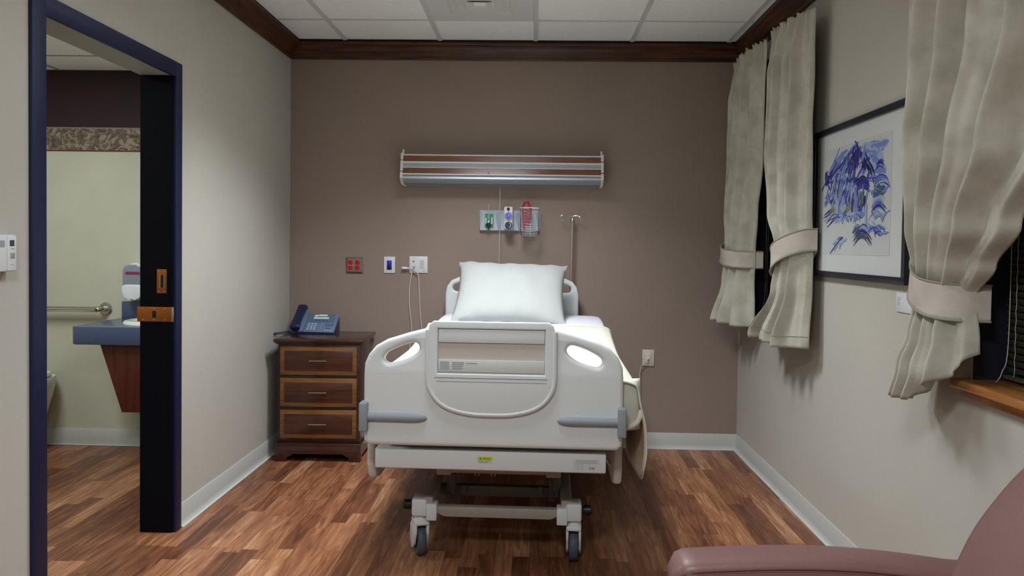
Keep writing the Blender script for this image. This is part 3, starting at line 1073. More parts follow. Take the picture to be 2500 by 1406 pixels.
bm = bmesh.new()
lathe(bm, [(0, 0), (0.008, 0.0), (0.0095, 0.004), (0.0095, 0.030), (0.0055, 0.036), (0.005, 0.052), (0, 0.052)], (-0.860, YW - .020, 1.151), 'x', 16)
obj('plug', bm, M_WP, cc)
bm = bmesh.new()
tube(bm, smooth_path([(-0.812, YW - .021, 1.150), (-0.790, YW - .024, 1.148), (-0.775, YW - .024, 1.135), (-0.757, YW - .02, 1.12), (-0.752, YW - .018, 1.105), (-0.749, YW - .012, 1.04), (-0.744, YW - .010, .95), (-0.738, YW - .012, .85), (-.727, YW - .014, .74), (-.722, YW - .02, .60), (-.735, YW - .03, .50), (-.77, YW - .03, .47), (-.80, YW - .025, .52), (-.803, YW - .018, .62), (-0.795, YW - .014, .76), (-0.805, YW - .012, .86), (-0.811, YW - .011, .94), (-0.810, YW - .012, 1.03), (-0.799, YW - .018, 1.105), (-0.796, YW - .014, 1.13), (-.786, YW - .016, 1.155)], 8), 0.0033, 8)
obj('cable', bm, M_CORD, cc)
bm = bmesh.new()
box(bm, -.797, -.779, YW - .026, YW - .010, 1.128, 1.146, .003)
box(bm, -.767, -.751, YW - .026, YW - .012, 1.108, 1.124, .003)
obj('clips', bm, M_CLEAR, cc)

po = thing('wall_socket', 'white wall socket plate low on the taupe wall right of the bed', 'outlet', (0.75, YW, 0.538))
obj('plate', BX(0.712, 0.789, YW - .006, YW, 0.538, 0.645, 0.002), mat('ivory_plastic', srgb(206, 200, 184), 0.4), po)
obj('insert', BX(0.733, 0.768, YW - .0085, YW - .005, 0.557, 0.626, 0.001), mat('ivory_insert', srgb(212, 206, 192), 0.4), po)
bm = BX(0.742, 0.754, YW - .018, YW - .008, 0.580, 0.594, 0.002)
obj('plug', bm, M_WP, po)
bm = bmesh.new()
tube(bm, smooth_path([(0.748, YW - .018, 0.587), (0.735, YW - .026, 0.575), (0.712, YW - .02, 0.548), (0.700, YW - .015, 0.52), (0.697, YW - .012, 0.48), (0.70, YW - .012, 0.40), (.68, YW - .03, .2), (.62, YW - .03, .03)], 8), 0.0026, 8)
obj('cable', bm, M_CORD, po)

# ---------------------------------------------------------------- nightstand
ns = thing('nightstand', 'dark mahogany nightstand with three banded drawers in the corner', 'nightstand', (-1.283, 4.98, 0), 0.035)
# local: x across, y depth (front negative), z up
nsx, nsy = 0.246, 0.225
obj('body', BX(-nsx, nsx, -nsy + .012, nsy, 0.10, 0.712, 0.002), M_NSW, ns, local=True)
bm = bmesh.new()
box(bm, -nsx - 0.02, nsx + 0.02, -nsy - 0.022, nsy + 0.004, 0.714, 0.735, 0.006, 3)
box(bm, -nsx - 0.010, nsx + 0.010, -nsy - 0.010, nsy + .002, 0.705, 0.716, 0.003)
obj('top', bm, M_NSW, ns, local=True)
bm = bmesh.new()
pl = [(-nsx - .008, 0), (-nsx - .008, 0.102), (nsx + .008, 0.102), (nsx + .008, 0), (nsx - .055, 0), (nsx - .062, .03), (nsx - .085, .034), (nsx - .095, .048), (-nsx + .095, .048), (-nsx + .085, .034), (-nsx + .062, .03), (-nsx + .055, 0)]
prism(bm, pl, 'xz', -nsy - .008, -nsy + .012, 0.0015)
for s in (-1, 1):
    a, b = (-nsx - .008, -nsx + .01) if s < 0 else (nsx - .01, nsx + .008)
    box(bm, a, b, -nsy, nsy + .002, 0.03, 0.102)
    box(bm, a, b, -nsy, -nsy + .06, 0, 0.04)
    box(bm, a, b, nsy - .06, nsy + .002, 0, 0.04)
box(bm, -nsx - .011, nsx + .011, -nsy - .011, nsy, 0.100, 0.108, 0.002)
obj('plinth', bm, M_NSW, ns, local=True)
for z0, z1 in ((0.520, 0.690), (0.330, 0.500), (0.140, 0.310)):
    dr = obj('drawer', BX(-nsx + .018, nsx - .018, -nsy - .004, -nsy + .014, z0, z1, 0.002), M_NSB, ns, local=True)
    obj('drawer_panel', BX(-nsx + .043, nsx - .043, -nsy - .0055, -nsy - .003, z0 + .025, z1 - .025, 0.0005), M_NSD, dr, local=True, label='darker inset panel')
    zc = (z0 + z1) / 2 + 0.002
    bm = bmesh.new()
    tube(bm, [(-0.053, -nsy - .024, zc), (0.053, -nsy - .024, zc)], 0.0042, 10)
    for xx in (-.04, .04):
        tube(bm, [(xx, -nsy - .024, zc), (xx, -nsy - .004, zc)], 0.0032, 8)
    obj('handle', bm, M_STEEL, dr, local=True)

# ---------------------------------------------------------------- telephone
ph = thing('desk_phone', 'slate blue desk telephone with navy handset on the nightstand', 'telephone', (-1.395, 5.09, 0.736), -0.06)
tilt = Matrix.Rotation(math.radians(38), 4, 'X')
BODY = Matrix.Translation((0, -0.065, 0.012)) @ tilt   # local plane: x across, y up the slope, z out of face


def ph_box(name, x0, x1, y0, y1, z0, z1, m, parent, r=0.0, label=None):
    bm = box(bmesh.new(), x0, x1, y0, y1, z0, z1, r)
    bmesh.ops.transform(bm, matrix=BODY, verts=bm.verts)
    return obj(name, bm, m, parent, local=True, label=label)


body = ph_box('body', -0.055, 0.145, 0, 0.165, -0.018, 0.0, M_PH, ph, 0.004)
bm = bmesh.new()
prism(bm, [(-0.062, 0.0), (-0.062, 0.012), (0.075, 0.110), (0.082, 0.10), (0.082, 0.0)], 'yz', -0.135, 0.140)
obj('stand', bm, M_PHD, ph, local=True)
ph_box('cradle', -0.142, -0.056, 0, 0.185, -0.018, 0.004, M_PH, ph, 0.004)
ph_box('display_bezel', -0.036, 0.125, 0.088, 0.160, 0.0, 0.0015, mat('phone_panel', srgb(84, 102, 126), 0.35), body)
ph_box('screen', -0.012, 0.086, 0.117, 0.134, 0.0012, 0.0026, M_LCD, body)
bm = bmesh.new()
box(bm, -0.012, 0.011, 0.139, 0.153, 0.001, 0.003)
box(bm, 0.014, 0.070, 0.143, 0.157, 0.001, 0.003)
bmesh.ops.transform(bm, matrix=BODY, verts=bm.verts)
obj('paper_label', bm, M_WP, body, local=True)
for r in range(4):
    for c in range(3):
        xk, yk = -0.028 + c * 0.021, 0.022 + r * 0.0165
        ph_box('key', xk - .0065, xk + .0065, yk - .005, yk + .005, 0.0, 0.004, M_PHK, body, 0.0015)
M_PHF = mat('phone_dark_key', srgb(56, 70, 96), 0.4)
for q in range(4):
    ph_box('function_key', 0.0 + q * .024, 0.014 + q * .024, 0.100, 0.104, 0.001, 0.003, M_PHF, body)
for r in range(2):
    for c in range(3):
        ph_box('function_key', 0.080 + c * .018, 0.092 + c * .018, 0.066 - r * .012, 0.070 - r * .012, 0, 0.002, M_PHF, body)
ph_box('function_key', 0.088, 0.118, 0.032, 0.036, 0, 0.002, M_PHF, body)
bm = bmesh.new()
for c in range(3):
    box(bm, 0.085 + c * .018, 0.091 + c * .018, 0.012, 0.020, 0, 0.002)
box(bm, .052, .053, .004, .084, 0, .0008)
bmesh.ops.transform(bm, matrix=BODY, verts=bm.verts)
obj('status_marks', bm, M_PHK, body, local=True)
# handset: a chunky arched bar
bm = bmesh.new()
rows = []
for i in range(25):
    t_ = i / 24
    y = -0.004 + 0.212 * t_
    arch = math.sin(PI * t_) ** 0.6
    zc = 0.024 + 0.010 * arch
    hw = 0.032 - 0.005 * math.sin(PI * t_) + (0 if 0.02 < t_ < 0.98 else -0.012)
    hh = 0.022 - 0.006 * math.sin(PI * t_) - (0 if 0.02 < t_ < 0.98 else 0.008)
    ring = []
    for q in range(20):
        a = 2 * PI * q / 20
        cx_, sz_ = math.cos(a), math.sin(a)
        ring.append(bm.verts.new(BODY @ Vector((-0.1 + hw * math.copysign(abs(cx_) ** 0.55, cx_), y, zc + hh * math.copysign(abs(sz_) ** 0.7, sz_)))))
    rows.append(ring)
for A, B in zip(rows, rows[1:]):
    for q in range(20):
        bm.faces.new((A[q], A[(q + 1) % 20], B[(q + 1) % 20], B[q]))
bm.faces.new(rows[0])
bm.faces.new(rows[-1])
obj('handset', bm, M_PHD, ph, local=True, ang=50)
bm = bmesh.new()
core = smooth_path([(-0.095, -0.072, 0.022), (-0.092, -0.085, 0.006), (-0.11, -0.11, 0.006), (-0.15, -0.155, 0.006), (-0.185, -0.175, 0.006), (-0.20, -0.16, 0.0065), (-0.185, -0.13, 0.007), (-0.165, -0.08, 0.007), (-0.15, -0.03, 0.007)], 14)
L_ = []
for i, p in enumerate(core):
    a_ = core[max(0, i - 1)]
    b_ = core[min(len(core) - 1, i + 1)]
    t_ = (b_ - a_).normalized()
    s_ = t_.cross(Vector((0, 0, 1))).normalized()
    n_ = s_.cross(t_)
    L_.append((p, s_, n_))
pts = []
turns = 46
for i in range(turns * 8):
    tt = i / (turns * 8 - 1) * (len(L_) - 1)
    k0 = int(tt)
    k1 = min(k0 + 1, len(L_) - 1)
    fr = tt - k0
    p = L_[k0][0].lerp(L_[k1][0], fr)
    a = i / 8 * 2 * PI
    pts.append(p + L_[k0][1] * 0.0045 * math.cos(a) + L_[k0][2] * 0.0045 * math.sin(a))
tube(bm, pts, 0.0014, 5)
obj('coiled_cord', bm, M_PHD, ph, local=True)

# ---------------------------------------------------------------- hospital bed
bed = thing('hospital_bed', 'adjustable hospital bed with pale grey plastic footboard and grey bumpers', 'bed', (-0.147, 3.0, 0), -0.018)


def B(name, bm, m, parent=None, **k):
    return obj(name, bm, m, parent or bed, local=True, **k)


def sp2(pts, n=6):
    return [(p.x, p.y) for p in smooth_path([(a, b, 0) for a, b in pts], n, True)]


outline = []
half = [(0.465, 0.548), (0.485, 0.566), (0.486, 0.70), (0.486, 0.82), (0.483, 0.858), (0.468, 0.892), (0.440, 0.925), (0.40, 0.948), (0.32, 0.974), (0.245, 0.994), (0.22, 1.004)]
outline = [(-x - 0.003, z) for x, z in half][::-1]
top = [(-0.215, 1.012), (-0.20, 1.018), (0.0, 1.018), (0.19, 1.018), (0.21, 1.012)]
loop = [(-x - 0.003, z) for x, z in half] + top + half[::-1]
hl_pts = [(-0.412, 0.872), (-0.402, 0.896), (-0.355, 0.922), (-0.308, 0.938), (-0.288, 0.935), (-0.280, 0.918), (-0.290, 0.899), (-0.318, 0.880), (-0.362, 0.864), (-0.395, 0.858)]
hr_pts = [(-x - .006, z) for x, z in hl_pts]
fb = B('footboard', plate_xz([loop, sp2(hl_pts), sp2(hr_pts)], 0.0, 0.052, 0.016), M_PLAST, ang=40)
cx0 = -0.008
U = [(-0.236, 0.99), (-0.236, 0.90), (-0.236, 0.81), (-0.226, 0.765), (-0.195, 0.722), (-0.145, 0.694), (-0.075, 0.679), (0.0, 0.676)]
Uc = [(x + cx0, z) for x, z in U] + [(-x + cx0, z) for x, z in U[:-1][::-1]]
Uc = [(p.x, p.y) for p in smooth_path([(a, b, 0) for a, b in Uc], 5)]
Uc += [(0.232 + cx0, 1.010), (0.215 + cx0, 1.024), (-0.215 + cx0, 1.024), (-0.232 + cx0, 1.010)]
rect = lambda a, b, c, d: [(a, c), (b, c), (b, d), (a, d)]
cp = B('centre_panel', plate_xz([Uc, rect(-0.207, 0.193, 0.828, 0.996)], -0.016, 0.004, 0.006), M_PLAST, fb, ang=40)
bm = bmesh.new()
tube(bm, [(x, -0.008, z) for x, z in Uc[:-4]], 0.0105, 10)
B('raised_rim', bm, M_PLAST, fb)
B('top_flap', BX(-0.205, 0.191, -0.010, 0.002, 0.944, 0.994, 0.002), M_PLAST, fb)
B('recess', BX(-0.206, 0.192, -0.0015, 0.0008, 0.879, 0.944), M_PLASTIN, fb, label='taupe recessed slot')
lab = B('label_rail', BX(-0.205, 0.191, -0.008, 0.002, 0.834, 0.879, 0.001), mat('label_rail_plastic', srgb(206, 208, 204), 0.35), fb)
bm = bmesh.new()
box(bm, -0.198, -0.165, -0.0092, -0.0075, 0.842, 0.873)
B('label_window', bm, mat('label_window_grey', srgb(170, 174, 178), 0.4), lab)
bm = bmesh.new()
for q, L_ in enumerate((0.045, 0.042, 0.038, 0.040)):
    box(bm, -0.153, -0.153 + L_, -0.0092, -0.0078, 0.868 - q * .0075, 0.8705 - q * .0075)
box(bm, -0.10, -0.06, -0.0092, -0.0078, 0.867, 0.869)
B('printed_lines', bm, M_WPG, lab)
bm = bmesh.new()
box(bm, -0.219, 0.204, -0.0168, -0.0155, 0.8115, 0.8135)
box(bm, -0.212, 0.200, -0.0168, -0.0155, 0.7985, 0.7998)
B('groove', bm, mat('groove_grey', srgb(118, 116, 112), 0.6), fb)
# bumpers
for s in (-1, 1):
    xo = -0.003 if s < 0 else 0.0
    bm = bmesh.new()
    a, b = sorted((s * 0.466 + xo, s * 0.497 + xo))
    box(bm, a, b, -0.030, 0.03, 0.604, 0.714, 0.006, 3)
    rows = []
    for i in range(30):
        t_ = i / 29
        x = s * (0.470 - 0.228 * t_) + xo
        k2 = 1.0 if t_ < 0.72 else math.sqrt(max(0.0, 1 - ((t_ - 0.72) / 0.28) ** 2.2))
        hh = (0.0165 + 0.0015 * t_) * max(k2, 0.02)
        hd = 0.013 * max(k2, 0.02)
        rows.append([bm.verts.new((x, -0.002 - hd * (0.3 + 0.7 * math.sin(a2)) if False else -0.004 + hd * math.cos(a2), 0.656 + hh * math.sin(a2))) for a2 in [2 * PI * q / 16 for q in range(16)]])
    for A, Bq in zip(rows, rows[1:]):
        for q in range(16):
            bm.faces.new((A[q], A[(q + 1) % 16], Bq[(q + 1) % 16], Bq[q]))
    bm.faces.new(rows[0])
    bm.faces.new(rows[-1])
    B('bumper', bm, M_BUMP, fb, label='grey rubber bumper')
# foot crossbar with labels
cb = B('foot_crossbar', BX(-0.453, 0.430, 0.045, 0.12, 0.449, 0.527, 0.007, 3), M_PLAST)
st = B('warning_sticker', BX(-0.0575, -0.001, 0.0436, 0.0455, 0.4895, 0.5035), M_YEL, cb, label='yellow warning sticker')
B('lettering', text_bm('Warning', 0.0085, Matrix.Translation((-0.024, 0.0433, 0.4965)) @ Matrix.Rotation(PI / 2, 4, 'X')), M_DK, st)
bm = bmesh.new()
prism(bm, [(-0.0500, 0.4935), (-0.0430, 0.4935), (-0.0465, 0.4995)], 'xz', 0.0431, 0.0437)
B('warning_symbol', bm, M_DK, st)
B('sticker_base', BX(-0.0575, -0.001, 0.0438, 0.0455, 0.479, 0.4895), M_PAPER, st)
bm = bmesh.new()
for q in range(3):
    box(bm, -0.054, -0.010 - q * .004, 0.0434, 0.044, 0.4865 - q * .0028, 0.4877 - q * .0028)
B('printed_lines', bm, M_WPG, st)
sn = B('serial_sticker', BX(0.307, 0.405, 0.0436, 0.0455, 0.455, 0.503), M_PAPER, cb, label='white serial sticker with printed lines')
bm = bmesh.new()
for q in range(3):
    box(bm, 0.316, 0.395, 0.0432, 0.0438, 0.4985 - q * .005, 0.5000 - q * .005)
for q in range(4):
    box(bm, 0.314, 0.345, 0.0432, 0.0438, 0.483 - q * .006, 0.4838 - q * .006)
box(bm, 0.340, 0.3406, 0.0432, 0.0438, 0.461, 0.489)
B('printed_lines', bm, M_WPG, sn)
B('lettering', text_bm('578', 0.014, Matrix.Translation((0.376, 0.0431, 0.469)) @ Matrix.Rotation(PI / 2, 4, 'X')), mat('ink_grey', srgb(84, 88, 104), 0.6), sn)
# folded side rails
for s, x0_, x1_, z0_, z1_ in ((-1, -0.519, -0.485, 0.345, 0.62), (1, 0.472, 0.506, 0.345, 0.62)):
    bm = bmesh.new()
    pts2 = [(0.20, z1_), (0.20, z0_ + .07), (0.235, z0_ + .01), (0.30, z0_), (0.95, z0_), (1.0, z0_ + .03), (1.02, z1_)]
    prism(bm, pts2, 'yz', x0_, x1_, 0.013, 3)
    B('side_rail', bm, M_PLAST)
    bm = bmesh.new()
    prism(bm, [(1.10, z1_), (1.10, z0_ + .06), (1.13, z0_), (1.85, z0_), (1.90, z0_ + .05), (1.92, z1_)], 'yz', x0_, x1_, 0.013, 3)
    B('side_rail', bm, M_PLAST)
    xi = x1_ if s < 0 else x0_
    bm = bmesh.new()
    for v_ in (0.35, 0.8, 1.3, 1.75):
        tube(bm, [(xi, v_, z0_ + .05), (xi - s * .06, v_, 0.50)], 0.008, 8)
        tube(bm, [(xi, v_ + .05, z0_ + .04), (xi - s * .055, v_ + .05, 0.49)], 0.006, 8)
    B('rail_linkage', bm, M_STEEL)
# deck frame
bm = bmesh.new()
box(bm, -0.42, -0.37, 0.10, 2.08, 0.47, 0.54, 0.004)
box(bm, 0.38, 0.43, 0.10, 2.08, 0.47, 0.54, 0.004)
for v_ in (0.5, 1.0, 1.5, 2.04):
    box(bm, -0.40, 0.41, v_ - .02, v_ + .02, 0.48, 0.53, 0.003)
B('deck_frame', bm, M_FRAMED)
B('deck', BX(-0.425, 0.44, 0.08, 2.10, 0.545, 0.60, 0.008), M_FRAMED)
bm = bmesh.new()
tube(bm, [(-0.22, 0.42, 0.350), (0.26, 0.42, 0.350)], 0.018, 14)
for x in (-.232, .235):
    box(bm, x - .032, x + .032, 0.40, 0.47, 0.325, 0.46, 0.006)
for x in (-.10, -.085, -.03, -.015):
    tube(bm, [(x, .44, .36), (x, .43, .318)], .003, 6)
B('lift_crossbar', bm, mat('lift_paint', srgb(176, 156, 148), 0.5))
for x in (-0.222, 0.232):
    bm = bmesh.new()
    M_ = Matrix.Translation((x, 0.62, 0.31)) @ Matrix.Rotation(math.radians(-38), 4, 'X')
    box(bm, -0.014, 0.014, -0.03, 0.03, -0.15, 0.13, 0.004, M=M_)
    tube(bm, [(x + .02, .45, .34), (x + .02, .50, .22)], .011, 10)
    tube(bm, [(x + .02, .46, .32), (x + .02, .49, .25)], .017, 10)
    B('lift_arm', bm, M_FRAMED)
# base
bm = bmesh.new()
prism(bm, [(-0.262, 0.220), (-0.262, 0.198), (-0.215, 0.178), (0.225, 0.178), (0.272, 0.198), (0.272, 0.220)], 'xz', 0.31, 0.35, 0.003)
B('base_crossbar', bm, M_FRAME)
bm = BX(-0.27, 0.27, 0.56, 0.60, 0.19, 0.235, 0.003)
for x in (-.16, .18):
    box(bm, x - .012, x + .012, .548, .562, .20, .24, .002)
B('base_crossbar', bm, M_FRAMED)
bm = BX(-0.27, 0.27, 1.85, 1.90, 0.18, 0.235, 0.003)
B('base_crossbar', bm, M_FRAME)
for x in (-0.285, 0.290):
    B('base_rail', BX(x - .022, x + .022, 0.30, 1.98, 0.205, 0.262, 0.005), M_FRAME)


def caster(x, v, ang, name='caster'):
    out = 1 if x > 0 else -1
    br = bmesh.new()
    box(br, x - .034, x + .030, v - .04, v + .05, 0.178, 0.252, 0.010, 3)
    box(br, (x - out * .05) - .022, (x - out * .05) + .022, v - .045, v + .02, 0.165, 0.235, 0.005)
    c = B('caster', br, M_PLAST)
    Mx = Matrix.Translation((x, v, 0)) @ Matrix.Rotation(ang, 4, 'Z')
    fk = bmesh.new()
    lathe(fk, [(0, 0.18), (0.024, 0.18), (0.028, 0.165), (0.03, 0.145), (0, 0.145)], (0, 0, 0), 'z', 20)
    for s in (-1, 1):
        pr_ = [(-0.030, 0.150), (0.035, 0.155), (0.068, 0.12), (0.072, 0.07), (0.05, 0.032), (0.03, 0.026), (0.0, 0.05), (-0.025, 0.10)]
        a, b = sorted((s * 0.0205, s * 0.031))
        prism(fk, pr_, 'yz', a, b, 0.003)
    box(fk, -0.031, 0.031, -0.035, 0.045, 0.138, 0.158, 0.006, 3)
    bmesh.ops.transform(fk, matrix=Mx, verts=fk.verts)
    B('fork', fk, M_PLAST, c)
    wh = bmesh.new()
    lathe(wh, [(0, -0.012), (0.030, -0.012), (0.040, -0.017), (0.058, -0.0175), (0.0635, -0.011), (0.065, 0), (0.0635, 0.011), (0.058, 0.0175), (0.040, 0.017), (0.030, 0.012), (0, 0.012)], (0, 0.02, 0.065), 'x', 40)
    bmesh.ops.transform(wh, matrix=Mx, verts=wh.verts)
    B('wheel', wh, M_RUB, c)
    pd = bmesh.new()
    lathe(pd, [(0, -.022), (.017, -.020), (.021, -.01), (.021, .012), (.015, .02), (0, .02)], (x + out * .056, v + .02, 0.212), 'x', 18)
    B('brake_knob', pd, M_DK, c)


caster(-0.318, 0.335, 0.38)
caster(0.322, 0.325, -0.05)
caster(-0.318, 1.95, 0.5)
caster(0.322, 1.95, 0.3)


def tipz(v):
    t_ = min(1, max(0, (v - 0.75) / 1.15))
    return 0.788 + 0.092 * t_ * t_ * (3 - 2 * t_)


# mattress
bm = bmesh.new()


def matt(u, v, x0_=-0.450, x1_=0.530, inset=0.0):
    """closed section around x/z at depth v"""
    y = 0.085 + v * (2.075 - 0.085)
    e = min(v, 1 - v) * 1.99
    rr = 0.03 if e > 0.03 else math.sqrt(max(0, 0.0009 - (0.03 - e) ** 2))
    sh = (0.03 - rr)
    a = 2 * PI * u
    zt = tipz(y)
    hz = 0.085 - sh
    hx = (x1_ - x0_) / 2 - sh
    cx_, sz_ = math.cos(a), math.sin(a)
    n = 0.16
    return ((x0_ + x1_) / 2 + hx * math.copysign(abs(cx_) ** n, cx_), y, zt - 0.087 + hz * math.copysign(abs(sz_) ** n, sz_))


sheet(bm, matt, 64, 60, True)
bm.verts.ensure_lookup_table()
for j in (0, 60):
    ring = [v for v in bm.verts if abs(v.co.y - (0.085 if j == 0 else 2.075)) < 1e-6]
    ring.sort(key=lambda v: math.atan2(v.co.z - (tipz(v.co.y) - .087), v.co.x - .0425))
    bm.faces.new(ring)
B('mattress', bm, M_SHEET, ang=60)

# headboard
hh = [(0.424, 0.60), (0.424, 1.00), (0.414, 1.045), (0.385, 1.083), (0.325, 1.108), (0.21, 1.122), (0.0, 1.126)]
hloop = [(-x - 0.03, z) for x, z in hh[:-1]] + [(-0.03 + x, z) for x, z in hh[::-1]]
hloop = [(-x - 0.03 + .0, z) for x, z in hh[:-1]]
hloop = [(-0.03 - x, z) for x, z in hh] + [(-0.03 + x, z) for x, z in hh[:-1][::-1]]
hp = [(-0.393, 1.015), (-0.405, 1.03), (-0.400, 1.05), (-0.375, 1.063), (-0.33, 1.072), (-0.30, 1.062), (-0.30, 1.035), (-0.33, 1.02), (-0.36, 1.012)]
hp2 = [(-0.06 - x, z) for x, z in hp]
B('headboard', plate_xz([hloop, sp2(hp), sp2(hp2)], 2.115, 2.160, 0.014), M_PLAST, ang=40)

# IV pole on the bed head
iv = thing('iv_pole', 'slim steel drip pole with curled hooks behind the headboard', 'iv pole', (0.235, 5.19, 0.55))
bm = bmesh.new()
tube(bm, [(0.235, 5.185, 0.55), (0.239, 5.185, 1.10), (0.243, 5.185, 1.475)], 0.0085, 12)
obj('pole', bm, mat('pole_steel', srgb(196, 182, 168), 0.3, 0.8), iv)
bm = lathe(bmesh.new(), [(0, 0), (0.013, 0), (0.014, 0.008), (0.014, 0.026), (0.010, 0.032), (0, 0.032)], (0.243, 5.185, 1.458), 'z', 16)
obj('collar', bm, M_STEEL, iv)
for s in (-1, 1):
    bm = bmesh.new()
    pts = [(0.243, 5.185, 1.486), (0.243 + s * .004, 5.185, 1.500), (0.243 + s * .022, 5.183, 1.505), (0.243 + s * .042, 5.18, 1.500)]
    pts += [(0.243 + s * (.062 + .0165 * math.cos(a)), 5.178, 1.4915 + .0165 * math.sin(a)) for a in [math.radians(170 + 30 * q) for q in range(10)]]
    tube(bm, smooth_path(pts, 5), 0.0032, 8)
    obj('hook', bm, M_STEEL, iv)

# coverlet
cv = thing('coverlet', 'cream coverlet spread over the mattress and hanging down its right side', 'blanket', (-0.10, 3.9, 0.79))
R_BED = WM[bed.name]


def cover_pt(s, v):
    y = 0.050 + v * 1.42
    zt = tipz(y) + 0.010
    drop = 0.372 + 0.012 * math.sin(y * 4.0) + 0.008 * math.sin(y * 11) - (0.05 * max(0, 1 - v / 0.05) ** 2)
    P = [(-0.462, zt - 0.165), (-0.470, zt - 0.08), (-0.465, zt - 0.015), (-0.440, zt + .001), (-0.25, zt + 0.004), (0.0, zt + 0.006), (0.25, zt + 0.004), (0.46, zt + .002), (0.520, zt - 0.004), (0.545, zt - 0.024), (0.556, zt - 0.09), (0.572, zt - 0.17), (0.574, zt - 0.27), (0.562, zt - drop)]
    n = len(P) - 1
    t_ = s * n
    i = min(int(t_), n - 1)
    f = t_ - i
    a = P[max(0, i - 1)]
    b = P[i]
    c = P[i + 1]
    d = P[min(n, i + 2)]
    q = [0.5 * (2 * b[k] + (c[k] - a[k]) * f + (2 * a[k] - 5 * b[k] + 4 * c[k] - d[k]) * f * f + (3 * b[k] - a[k] - 3 * c[k] + d[k]) * f ** 3) for k in (0, 1)]
    x, z = q
    if s > 0.72:
        x += 0.010 * math.sin(y * 9 + 1) * (s - 0.72) / 0.28
    z += 0.0025 * noise.noise(Vector((x * 7, y * 5, 1.0))) if 0.2 < s < 0.7 else 0
    return Vector((x, y, z))


bm = bmesh.new()
sheet(bm, lambda s, v: cover_pt(s, v), 90, 70)
bmesh.ops.recalc_face_normals(bm, faces=bm.faces)
bmesh.ops.transform(bm, matrix=R_BED, verts=bm.verts)
o = obj('cloth', bm, M_COVER, cv, ang=60)
md = o.modifiers.new('thickness', 'SOLIDIFY')
md.thickness = 0.006
md.offset = 0
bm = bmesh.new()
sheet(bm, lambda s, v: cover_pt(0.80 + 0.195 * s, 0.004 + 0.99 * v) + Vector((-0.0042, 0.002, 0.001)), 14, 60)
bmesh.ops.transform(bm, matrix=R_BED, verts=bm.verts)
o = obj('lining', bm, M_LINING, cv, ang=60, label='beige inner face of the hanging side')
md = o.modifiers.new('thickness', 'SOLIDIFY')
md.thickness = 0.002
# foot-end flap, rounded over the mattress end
bm = bmesh.new()


def foot(s, t_):
    x = -0.455 + 1.010 * s
    e = max(0, (s - 0.90) / 0.10)
    z = tipz(0.05) + 0.008 - 0.185 * t_
    y = 0.060 - 0.012 * math.sin(PI * t_) + 0.035 * e * e
    if t_ < 0.12:
        y += 0.02 * (1 - t_ / 0.12) ** 2
    return (x + 0.0, y, z + .004)


sheet(bm, foot, 50, 20)
bmesh.ops.transform(bm, matrix=R_BED, verts=bm.verts)
o = obj('foot_flap', bm, M_COVER, cv, ang=60)
md = o.modifiers.new('thickness', 'SOLIDIFY')
md.thickness = 0.008
bm = bmesh.new()
tube(bm, smooth_path([(0.30, 0.075, 0.622), (0.42, 0.068, 0.617), (0.50, 0.062, 0.624), (0.545, 0.064, 0.645), (0.562, 0.075, 0.69)], 6), 0.014, 10, rad=lambda t_: 0.014 - .005 * t_)
bmesh.ops.transform(bm, matrix=R_BED, verts=bm.verts)
obj('tucked_roll', bm, M_COVER, cv)
bm = bmesh.new()
pts = []
for q in range(40):
    p = cover_pt(0.14 + 0.62 * q / 39, 1.0)
    pts.append((p.x, p.y, p.z + .003))
tube(bm, pts, 0.006, 8)
bmesh.ops.transform(bm, matrix=R_BED, verts=bm.verts)
obj('hem', bm, M_COVER, cv)

# pillow
pw = bmesh.new()
PW, PH, PT = 0.335, 0.255, 0.085
NU, NV = 48, 36


def pil(side):
    def f(u, v):
        a = u * 2 - 1
        b = v * 2 - 1
        pin = 1 - 0.10 * (1 - abs(a) ** 2.0) * abs(b) ** 3
        pinx = 1 - 0.075 * (1 - abs(b) ** 2.0) * abs(a) ** 3
        x = PW * a * pinx
        y = PH * b * pin
        h = max(0.0, (1 - abs(a) ** 2.6)) ** 0.55 * max(0.0, (1 - abs(b) ** 2.6)) ** 0.55
        nz = noise.noise(Vector((x * 6, y * 6, side * 3.0))) * 0.016 + noise.noise(Vector((x * 16 + 4, y * 9, side))) * 0.004
        edge = 0.006 * math.sin(a * 17 + 2) * abs(b) ** 6
        return Vector((x, y, side * (PT * h) + nz * h + edge))
    return f


sheet(pw, pil(1), NU, NV)
b2 = bmesh.new()
sheet(b2, pil(-1), NU, NV)
bm = merge(pw, b2)
bmesh.ops.remove_doubles(bm, verts=bm.verts, dist=0.0006)
# lean against the headboard
Mp = R_BED @ Matrix.Translation((-0.022, 1.790, 1.028)) @ Matrix.Rotation(math.radians(1.5), 4, 'Y') @ Matrix.Rotation(math.radians(42), 4, 'X')
bmesh.ops.transform(bm, matrix=Mp, verts=bm.verts)
o = obj('pillow', bm, M_PILLOW, ang=75)
tag(o, 'plump white pillow propped against the headboard', 'pillow')

# ---------------------------------------------------------------- curtains


def lerpkeys(keys, z):
    if z >= keys[0][0]:
        return keys[0][1:]
    for a, b in zip(keys, keys[1:]):
        if z >= b[0]:
            t_ = (a[0] - z) / (a[0] - b[0])
            t_ = t_ * t_ * (3 - 2 * t_)
            return [p + (q - p) * t_ for p, q in zip(a[1:], b[1:])]
    return keys[-1][1:]


